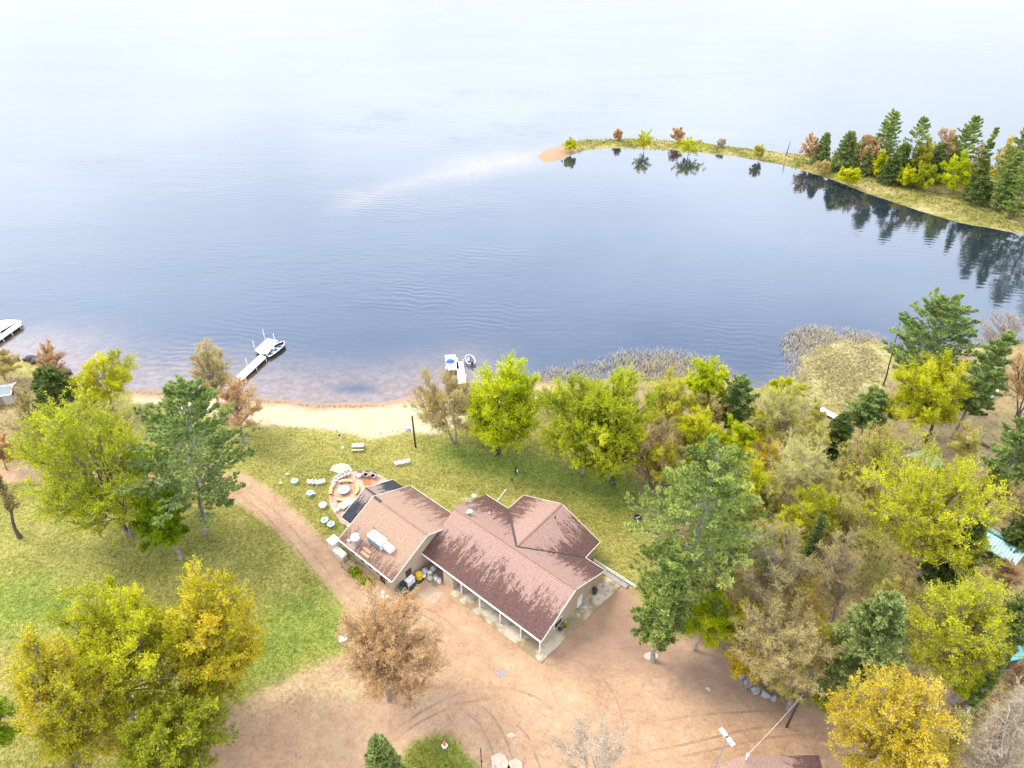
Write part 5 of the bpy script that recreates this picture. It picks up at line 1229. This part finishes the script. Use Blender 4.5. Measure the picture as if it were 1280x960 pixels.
# ------------------------------------------------------------------ docks and boats
DZ = WATER_Z + .75
def dz_at(px, py, z=DZ): return at(px, py, z)
def dock(name, label, quads, posts, group='docks'):
    c = dz_at(*quads[0][0]); r = thing(name, label, 'dock', (c[0], c[1], WATER_Z), 0, group)
    o = np.array([c[0], c[1], WATER_Z])
    for qd in quads:
        P = [dz_at(*p) - o for p in qd]
        area = sum(P[i][0] * P[(i + 1) % 4][1] - P[(i + 1) % 4][0] * P[i][1] for i in range(4))
        if area < 0: P = P[::-1]
        m = MB(); m.prism([p[:2] for p in P], DZ - .14 - WATER_Z, DZ - WATER_Z); m.build('deck', DECK, r)
        m = MB(); ctr = sum(P) / 4
        m.prism([(ctr + (p - ctr) * np.array([.93, .93, 1]))[:2] for p in P], DZ - .42 - WATER_Z, DZ - .145 - WATER_Z); m.build('frame', DARKWOOD, r)
    for p, hh in posts:
        q = dz_at(*p) - o
        m = MB(); m.cyl((q[0], q[1], -1.5), (q[0], q[1], hh), .07, None, 8); m.build('post', WHITE, r)
    return r
dock('boat_dock', 'long white dock with a wide end platform reaching out from the beach', [[(295.5, 470), (301.5, 476), (332.5, 446.5), (327.5, 441)], [(318.5, 437.5), (331, 446), (347.5, 425.5), (334, 423)]],
     [((318.5, 436), 2.6), ((331, 423), 2.8), ((343, 424), 2.0), ((309, 456), 2.2), ((302, 477), 1.0), ((320, 459), 1.0), ((332, 448), 1.0)])
dock('boat_dock', 'white dock with a side platform cut off by the left edge', [[(-30, 432), (-22, 440), (26.5, 406), (24, 400.5)], [(-20, 405), (2, 417), (25, 400.3), (9, 399.5)]], [((24.5, 407), 1.0), ((14, 415), 1.0), ((3, 422.5), 1.0), ((27, 403), 1.2), ((-10, 431), 1.0)])
dock('boat_dock', 'white dock and landing behind the bare budding tree', [[(570, 452), (578.5, 452), (583, 478), (573, 480)], [(557.5, 447.5), (572, 447), (574, 461), (560, 463)]], [((557, 461), 1.2), ((556.5, 447), 1.4), ((579, 452), 1.2), ((583, 470), 1.2)])
r = thing('gangplank', 'tan wooden gangplank joining the long dock to the beach', 'plank', at(292, 478, 0)); P0 = at(298, 474, DZ) - at(292, 478, 0); m = MB(); m.beam((-1.0, -1.8, -.15), tuple(P0 + np.array([.2, .2, -.2])), 1.0, .08); m.build('boards', WOODG, r)
def boat(name, label, stern, bow, w, hull, inside=ALU, grp='boats at the docks'):
    a, c = at(*stern, WATER_Z), at(*bow, WATER_Z); L = float(np.hypot(*(c - a)[:2])); ang = math.atan2(c[1] - a[1], c[0] - a[0])
    r = thing(name, label, 'boat', a, ang, grp)
    st = [0, .35, .65, .85, .96, 1.0]; wd = [.88, 1, .95, .68, .3, .03]
    m = MB(); rows = []
    for t, q in zip(st, wd):
        b_ = w / 2 * q; sh = .62 + .16 * t ** 2
        rows.append([(t * L, -b_, sh), (t * L - .02, -b_ * .82, .05), (t * L - .05, 0, -.12 + .1 * t), (t * L - .02, b_ * .82, .05), (t * L, b_, sh)])
    vs = [p for rr in rows for p in rr]; fs = [(k * 5 + i, k * 5 + i + 1, k * 5 + 5 + i + 1, k * 5 + 5 + i) for k in range(5) for i in range(4)] + [(4, 3, 2, 1, 0)]
    m.add(vs, fs); hb = m.build('hull', hull, r)
    m = MB()
    for s in (0, 4):
        for k in range(5): m.beam(rows[k][s], rows[k + 1][s], .12, .07)
    m.beam(rows[0][0], rows[0][4], .1, .08); m.build('gunwale', WHITE, r)
    m = MB(); m.prism([(rw[1][0], rw[1][1]) for rw in rows] + [(rw[3][0], rw[3][1]) for rw in rows][::-1], .10, .22); m.build('floor', inside, r)
    for t, q in ((.22, .8), (.5, .85), (.74, .62)): m = MB(); m.box((t * L, 0, .48), (.38, w * q * .85, .1)); m.build('seat', DARK if t != .5 else CANVAS, r)
    m = MB(); m.box((.48 * L, w * .18, .68), (.35, .45, .5)); m.build('console', WHITE, r)
    m = MB(); m.box((-.18, 0, .75), (.35, .38, .5)); m.box((-.2, 0, .25), (.16, .16, .8)); m.build('outboard_motor', DARK, r)
    return r
boat('fishing_boat', 'dark-hulled open fishing boat moored beside the long white dock', (333.5, 447.5), (356, 431), 2.0, BLACKHULL, paint('grey_boat_floor', (.36, .38, .42), .6))
boat('fishing_boat', 'pale blue-grey motor boat at the dock behind the lime tree', (590, 457), (585, 447.5), 1.7, paint('pale_blue_hull', (.45, .52, .62), .4))
a = at(564.5, 463, WATER_Z); c = at(563, 444, WATER_Z)
r = thing('pontoon_boat', 'white pontoon boat with a blue cover and red trim behind the bare tree', 'boat', a, math.atan2(c[1] - a[1], c[0] - a[0]), 'boats at the docks')
for s in (-1, 1): m = MB(); m.cyl((0, s * .85, .1), (4.6, s * .85, .1), .3, None, 12); m.cyl((4.6, s * .85, .1), (5.2, s * .85, .25), .3, .05, 12); m.build('pontoon', ALU, r)
m = MB(); m.box((2.4, 0, .5), (4.8, 2.4, .12)); m.build('deck', WHITE, r)
m = MB(); [m.box((2.4, s * 1.15, .85), (4.6, .06, .6)) for s in (-1, 1)]; m.box((4.65, 0, .85), (.06, 2.3, .6)); m.build('railing', WHITE, r)
m = MB(); [m.box((2.4, s * 1.2, 1.1), (4.6, .05, .12)) for s in (-1, 1)]; m.box((4.72, 0, 1.1), (.05, 2.3, .14)); m.build('trim_band', RED, r)
m = MB(); m.lathe([(.95, 0), (.9, .25), (.5, .45), (.1, .5)], 14, (2.3, .1, .75)); m.build('cover', CANVAS, r)
m = MB(); m.box((.6, -.5, .8), (.7, .9, .45)); m.box((3.8, .5, .8), (.8, .8, .4)); m.build('seat', WHITE, r); r.scale = (.8, .85, .9)
# stored dock on the bank
a, c = at(1013.5, 505, .4), at(1055, 528, .4); L = float(np.hypot(*(c - a)[:2]))
r = thing('stored_dock', 'white dock section stored on the bank below the reed marsh', 'dock', (*a[:2], 0), math.atan2(c[1] - a[1], c[0] - a[0]))
m = MB(); m.box((L * .12, 0, .55), (L * .24, 1.2, .12)); m.box((L * .64, 0, .55), (L * .70, 1.2, .12)); m.build('deck', DECK, r)
m = MB(); m.box((L / 2, -.5, .36), (L, .12, .26)); m.box((L / 2, .5, .36), (L, .12, .26)); m.box((L * .265, 0, .5), (.3, 1.2, .1)); m.build('frame', DARK, r)
for x in (.5, L / 2, L - .5): m = MB(); m.box((x, 0, .12), (.2, 1.0, .26)); m.build('block', DARKWOOD, r)
boat('rowing_boat', 'small white boat drawn up between the pines by the right edge', (1232, 502), (1240, 492), 1.5, WHITE, WHITE, None).location.z = 0.1
# shed on the left
a = at(8, 500, 0); r = thing('shed', 'small grey-roofed shed with white trim on the bank at the left edge', 'shed', a, R_(18))
m = MB(); m.box((-1.2, 0, 1.0), (5.6, 3.0, 2.2)); m.build('wall', paint('beige_board', (.46, .40, .32), .8), r)
m = MB(); m.slab([(-4.3, -1.8, 2.15), (1.9, -1.8, 2.15), (1.9, .1, 2.75), (-4.3, .1, 2.75)], .1); m.slab([(1.9, 1.9, 2.15), (-4.3, 1.9, 2.15), (-4.3, .1, 2.75), (1.9, .1, 2.75)], .1); m.build('roof', GREYROOF, r)
m = MB()
for p, q in (((-4.3, -1.83, 2.12), (1.93, -1.83, 2.12)), ((1.93, -1.8, 2.12), (1.93, .1, 2.72)), ((1.93, .1, 2.72), (1.93, 1.9, 2.12)), ((-4.3, .1, 2.8), (1.9, .1, 2.8)), ((-.4, -1.8, 2.19), (-.4, .1, 2.79))): m.beam(p, q, .12, .14)
m.build('trim', WHITE, r)
m = MB(); m.box((1.62, -.3, 1.35), (.06, .9, .7)); m.build('window', GLASS, r); m = MB(); m.box((-.3, -1.53, 1.0), (1.0, .06, 1.9)); m.build('door', WOODG, r)
def rock(p, s, mat, label, seed, z0=0.0, grp=None, name='boulder'):
    import bmesh
    bm = bmesh.new(); bmesh.ops.create_icosphere(bm, subdivisions=3, radius=1)
    rng = np.random.RandomState(seed); k = rng.normal(size=(5, 3)) * 1.6; ph = rng.uniform(0, 6, 5)
    for v in bm.verts:
        q = np.array(v.co); d = 1 + .13 * sum(math.sin(float(k[i] @ q) + ph[i]) for i in range(5))
        v.co = Vector((q[0] * s[0] * d, q[1] * s[1] * d, max(q[2] * s[2] * d, -.3 * s[2])))
    me = bpy.data.meshes.new(name); bm.to_mesh(me); bm.free(); me.materials.append(mat)
    o = link(name, me); o.location = tuple(at(*p, z0) + np.array([0, 0, s[2] * .25])); o.rotation_euler = (0, 0, rng.uniform(0, 6)); tag(o, label, 'rock', grp)
for i, (p, s, w) in enumerate((((926, 846), (.5, .42, .45), 'uppermost of the line along the gravel edge'), ((935, 856), (.6, .5, .5), 'second from the top of the line along the gravel edge'), ((944, 864), (.7, .5, .5), 'third and widest of the line along the gravel edge'),
                                ((955, 869), (.45, .75, .6), 'tall pale one in the line along the gravel edge'), ((966, 873), (.42, .4, .4), 'lowest of the line along the gravel edge'))):
    rock(p, s, ROCK, 'grey boulder, ' + w, 20 + i, 0, 'boulders along the gravel lot')
rk = [((22, 450), .6, 'farthest left on the waterline'), ((31, 450.5), .5, 'second from left on the waterline'), ((39, 449.5), 1.0, 'large one left of the reddish tree'), ((46, 452), 1.1, 'largest one left of the reddish tree'), ((53, 455), .7, 'under the reddish tree'), ((82, 465), .9, 'upper one of the right trio'), ((97, 477), 1.1, 'middle one of the right trio'), ((103, 486), .8, 'lowest one of the right trio')]
for i, (p, s, w) in enumerate(rk): rock(p, (s, s * .8, s * .7), DARKROCK, 'dark shoreline boulder, ' + w, 40 + i, -.6, 'dark boulders on the left shore')
for i, (p, w) in enumerate((((936, 858.5), 'near the boulders'), ((885, 861), 'alone in the gravel'))):
    rock(p, (.28, .22, .15), PALECONC, 'small pale stone ' + w, 60 + i, 0, None, 'stone')
# fallen log, stump
P0, P1 = at(1216, 546, .3), at(1238, 560, .3); m = MB(); m.cyl(P0, P1, .28, .16, 10); m.beam(P0 + (P1 - P0) * .4, P0 + (P1 - P0) * .4 + np.array([.6, .5, .7]), .1, .1); tag(m.build('fallen_log', BARKD), 'dark fallen log below the lime maple by the bay', 'log')
m = MB(); m.lathe([(.55, -.1), (.42, .12), (.36, .5), (.3, .52)], 12, tuple(at(518, 966))); tag(m.build('tree_stump', BARK), 'brown tree stump beside the grass island', 'stump')
# hydrant-like marker, post, lamp
r = thing('fire_hydrant', 'orange hydrant with a white collar on the grass island', 'hydrant', at(556, 934))
m = MB(); m.lathe([(.26, 0), (.26, .08), (.16, .12), (.16, .30)], 14); m.build('base', GREYMETAL, r)
m = MB(); m.lathe([(.22, .28), (.30, .34), (.30, .46), (.2, .5)], 14); m.cyl((-.34, 0, .4), (.34, 0, .4), .09, None, 10); m.build('collar', WHITE, r)
m = MB(); m.lathe([(.17, .5), (.18, .95), (.14, 1.1), (.05, 1.18)], 14); m.build('barrel', ORANGE, r)
h = height_for((603, 975), 935)
r = thing('marker_post', 'thin black post standing in the gravel right of the grass island', 'post', at(603, 975))
m = MB(); m.cyl((0, 0, -.2), (0, 0, h), .05, None, 8); m.build('post', DARK, r); m = MB(); m.box((.05, -.04, h * .6), (.16, .12, .25)); m.build('box', DARKWOOD, r)
lb = at(884, 985); h = height_for((884, 985), 922)
r = thing('yard_lamp', 'tall grey lamp post with a white double flood lamp at the bottom edge', 'lamp post', lb)
m = MB(); m.cyl((0, 0, -.2), (0, 0, h), .09, .07, 10); m.build('pole', GREYMETAL, r)
m = MB(); m.beam((-.25, .35, h + .05), (.25, -.35, h + .05), .1, .1); m.build('bracket', DARK, r)
for s in (-1, 1): m = MB(); m.box((-.26 * s * .9, .44 * s, h + .12), (.42, .78, .12), R_(28)); m.build('lamp_head', WHITE, r, bevel=.03)
# house at the bottom edge
def house(label, P, zs, mat, wallm, name='cottage', wall_px=None):
    """P: roof corners world (list of quads), one thing"""
A0, A1 = at(932, 944, 5.2), at(925, 1060, 5.2)
EL0, EL1 = at(893, 957, 3.2), at(862, 1075, 3.2)
ER0, ER1 = at(1024, 944, 3.2), at(1055, 1070, 3.2)
c0 = (A0 + A1) / 2; c0[2] = 0
r = thing('cottage', 'cottage with a reddish shingle roof at the bottom edge beside the orange-yellow tree', 'building', c0)
m = MB()
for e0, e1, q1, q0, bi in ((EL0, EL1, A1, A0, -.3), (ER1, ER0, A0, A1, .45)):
    e0, e1, q1, q0 = [x - c0 for x in (e0, e1, q1, q0)]
    if np.cross(e1 - e0, q0 - e0)[2] < 0: e0, e1, q1, q0 = e1, e0, q0, q1
    roof_plane(m, tuple(e0), tuple(e1), tuple(q1), tuple(q0), bi)
m.build('roof', SH_MAIN, r)
m = MB(); ins = [(x - c0) for x in (EL0, ER0, ER1, EL1)]; cc = sum(ins) / 4
m.prism([(cc + (p - cc) * .93)[:2] for p in ins][::-1], -.2, 2.95); m.build('wall', SID, r)
tp = A0 - c0; m = MB(); m.cyl((tp[0] - .1, tp[1] - .4, 4.6), (tp[0] - .1, tp[1] - .4, 6.2), .07, None, 8); m.lathe([(.1, 6.15), (.16, 6.25), (.05, 6.4)], 10, (tp[0] - .1, tp[1] - .4, 0)); m.build('service_mast', WHITE, r)
# overhead wire
ws = A0 + np.array([-.1, -.4, 1.1]); we = at(1004, 868, 7.0)
m = MB(); pr_ = None
for i in range(25):
    t = i / 24; p = ws + (we - ws) * t; p[2] -= .5 * 4 * t * (1 - t)
    if pr_ is not None: m.cyl(pr_, p, .018, None, 6)
    pr_ = p.copy()
tag(m.build('overhead_wire', WHITE), 'pale overhead wire from the cottage roof to the pole in the trees', 'cable')
r = thing('utility_pole', 'wooden utility pole hidden in the trees at the far end of the wire', 'pole', (we[0], we[1] + .1, 0)); m = MB(); m.cyl((0, 0, -.2), (0, 0, 7.3), .14, .1, 10); m.build('pole', DARKWOOD, r); m = MB(); m.beam((-.5, 0, 6.9), (.5, 0, 6.9), .1, .1); m.build('crossarm', DARKWOOD, r)
# cabins with teal roofs
m_, g, b = new_mat('ribbed_teal_roof'); w_ = g.n('ShaderNodeTexWave', wave_type='BANDS', bands_direction='X'); g.put(w_.inputs['Vector'], g.n('ShaderNodeTexCoord').outputs['Object']); w_.inputs['Scale'].default_value = .8
g.put(b.inputs['Base Color'], g.mix(g.mr(w_.outputs['Fac'], .05, .3), (.12, .30, .34), g.mix(g.noise(.6, 4), (.30, .50, .54), (.42, .56, .56)))); b.inputs['Roughness'].default_value = .45
RIB = m_
def cabin(p, ang, L, w, label, mat=RIB):
    r = thing('cabin', label, 'cabin', at(*p), R_(ang), 'teal-roofed cabins in the wood'); h, k = 2.5, 2.5 + w * .22
    m = MB(); m.slab([(-L / 2, -w / 2, h), (L / 2, -w / 2, h), (L / 2, 0, k), (-L / 2, 0, k)], .08); m.slab([(L / 2, w / 2, h), (-L / 2, w / 2, h), (-L / 2, 0, k), (L / 2, 0, k)], .08); m.build('roof', mat, r)
    m = MB(); prof = [(-w / 2 + .3, -.2), (w / 2 - .3, -.2), (w / 2 - .3, h - .05), (0, k - .15), (-w / 2 + .3, h - .05)]
    m.add([(-L / 2 + .3, y, z) for y, z in prof] + [(L / 2 - .3, y, z) for y, z in prof], [(0, 1, 2, 3, 4), (9, 8, 7, 6, 5)] + [((i + 1) % 5, i, 5 + i, 5 + (i + 1) % 5) for i in range(5)]); m.build('wall', DARKWOOD, r)
    m = MB(); m.beam((-L / 2, 0, k + .03), (L / 2, 0, k + .03), .3, .06); m.beam((-L / 2, -w / 2 - .04, h - .04), (L / 2, -w / 2 - .04, h - .04), .08, .16); m.beam((-L / 2, w / 2 + .04, h - .04), (L / 2, w / 2 + .04, h - .04), .08, .16); m.build('trim', TEALDARK, r)
    m = MB(); m.box((L / 2 - .27, 0, 1.0), (.06, .9, 1.9)); m.build('door', GREYMETAL, r); m = MB(); m.box((-.5, -w / 2 + .28, 1.5), (1.0, .06, .8)); m.build('window', GLASS, r)
cabin((1238, 694), -52, 6.0, 4.4, 'cabin with a pale ribbed teal roof showing beside the largest golden yellow tree')
cabin((1146, 590), 20, 4.4, 3.8, 'grey-teal roofed cabin mostly hidden behind the top of the golden yellow tree', paint('faded_teal_roof', (.24, .33, .29), .5))
cabin((1232, 822), 10, 5.0, 4.0, 'cabin with a bright blue-teal roof glimpsed between the feathery yellow tree and the edge pine', paint('bright_teal_roof', (.10, .42, .48), .45))
# ------------------------------------------------------------------ light
EL, AZ = R_(52), R_(-65)      # sun elevation; azimuth from +y (away from camera) towards +x
world = bpy.data.worlds.new('World'); scene.world = world; world.use_nodes = True
nt = world.node_tree; g = G(nt); bg = nt.nodes['Background']
sky = nt.nodes.new('ShaderNodeTexSky'); sky.sky_type = 'NISHITA'; sky.sun_disc = False
sky.sun_elevation = EL; sky.sun_rotation = AZ; sky.air_density = 1.0; sky.dust_density = 2.5; sky.ozone_density = 1.0
tc = nt.nodes.new('ShaderNodeTexCoord')
cl = g.noise(2.2, 5, .6, g.mapping(tc.outputs['Generated'], (1, 1, 2.5)))
sep = g.n('ShaderNodeSeparateXYZ'); g.put(sep.inputs[0], tc.outputs['Generated'])
zc = sep.outputs[2]
cloud = g.ramp(zc, [(.05, (.42, .435, .455)), (.14, (.50, .525, .56)), (.20, (.62, .66, .71)), (.28, (.80, .87, .98)), (.42, (.72, .84, 1.06)), (.55, (.50, .63, .92)), (.70, (.55, .62, .78)), (.92, (.78, .76, .74))])
cloud = g.mix(1.0, cloud, g.mix(cl, (11.0, 11.4, 12.0), (14.5, 14.3, 14.0)), 'MULTIPLY')
g.put(bg.inputs['Color'], g.mix(g.mr(cl, .30, .62, .8, 1.0), sky.outputs[0], cloud))
bg.inputs['Strength'].default_value = .10
sun = bpy.data.lights.new('sun', 'SUN'); so = bpy.data.objects.new('sun', sun); COL.objects.link(so)
sun.energy = 1.3; sun.angle = R_(18); sun.color = (1, .93, .82)
d = Vector((math.sin(AZ) * math.cos(EL), math.cos(AZ) * math.cos(EL), math.sin(EL)))
so.rotation_euler = d.to_track_quat('Z', 'Y').to_euler()
vs = scene.view_settings; vs.view_transform = 'Standard'; vs.look = 'None'; vs.gamma = 1; vs.use_curve_mapping = False
vs.exposure = 1.52
scene.render.engine = 'CYCLES'
scene.cycles.max_bounces = 6; scene.cycles.transparent_max_bounces = 6
scene.render.resolution_x = 1024; scene.render.resolution_y = 768
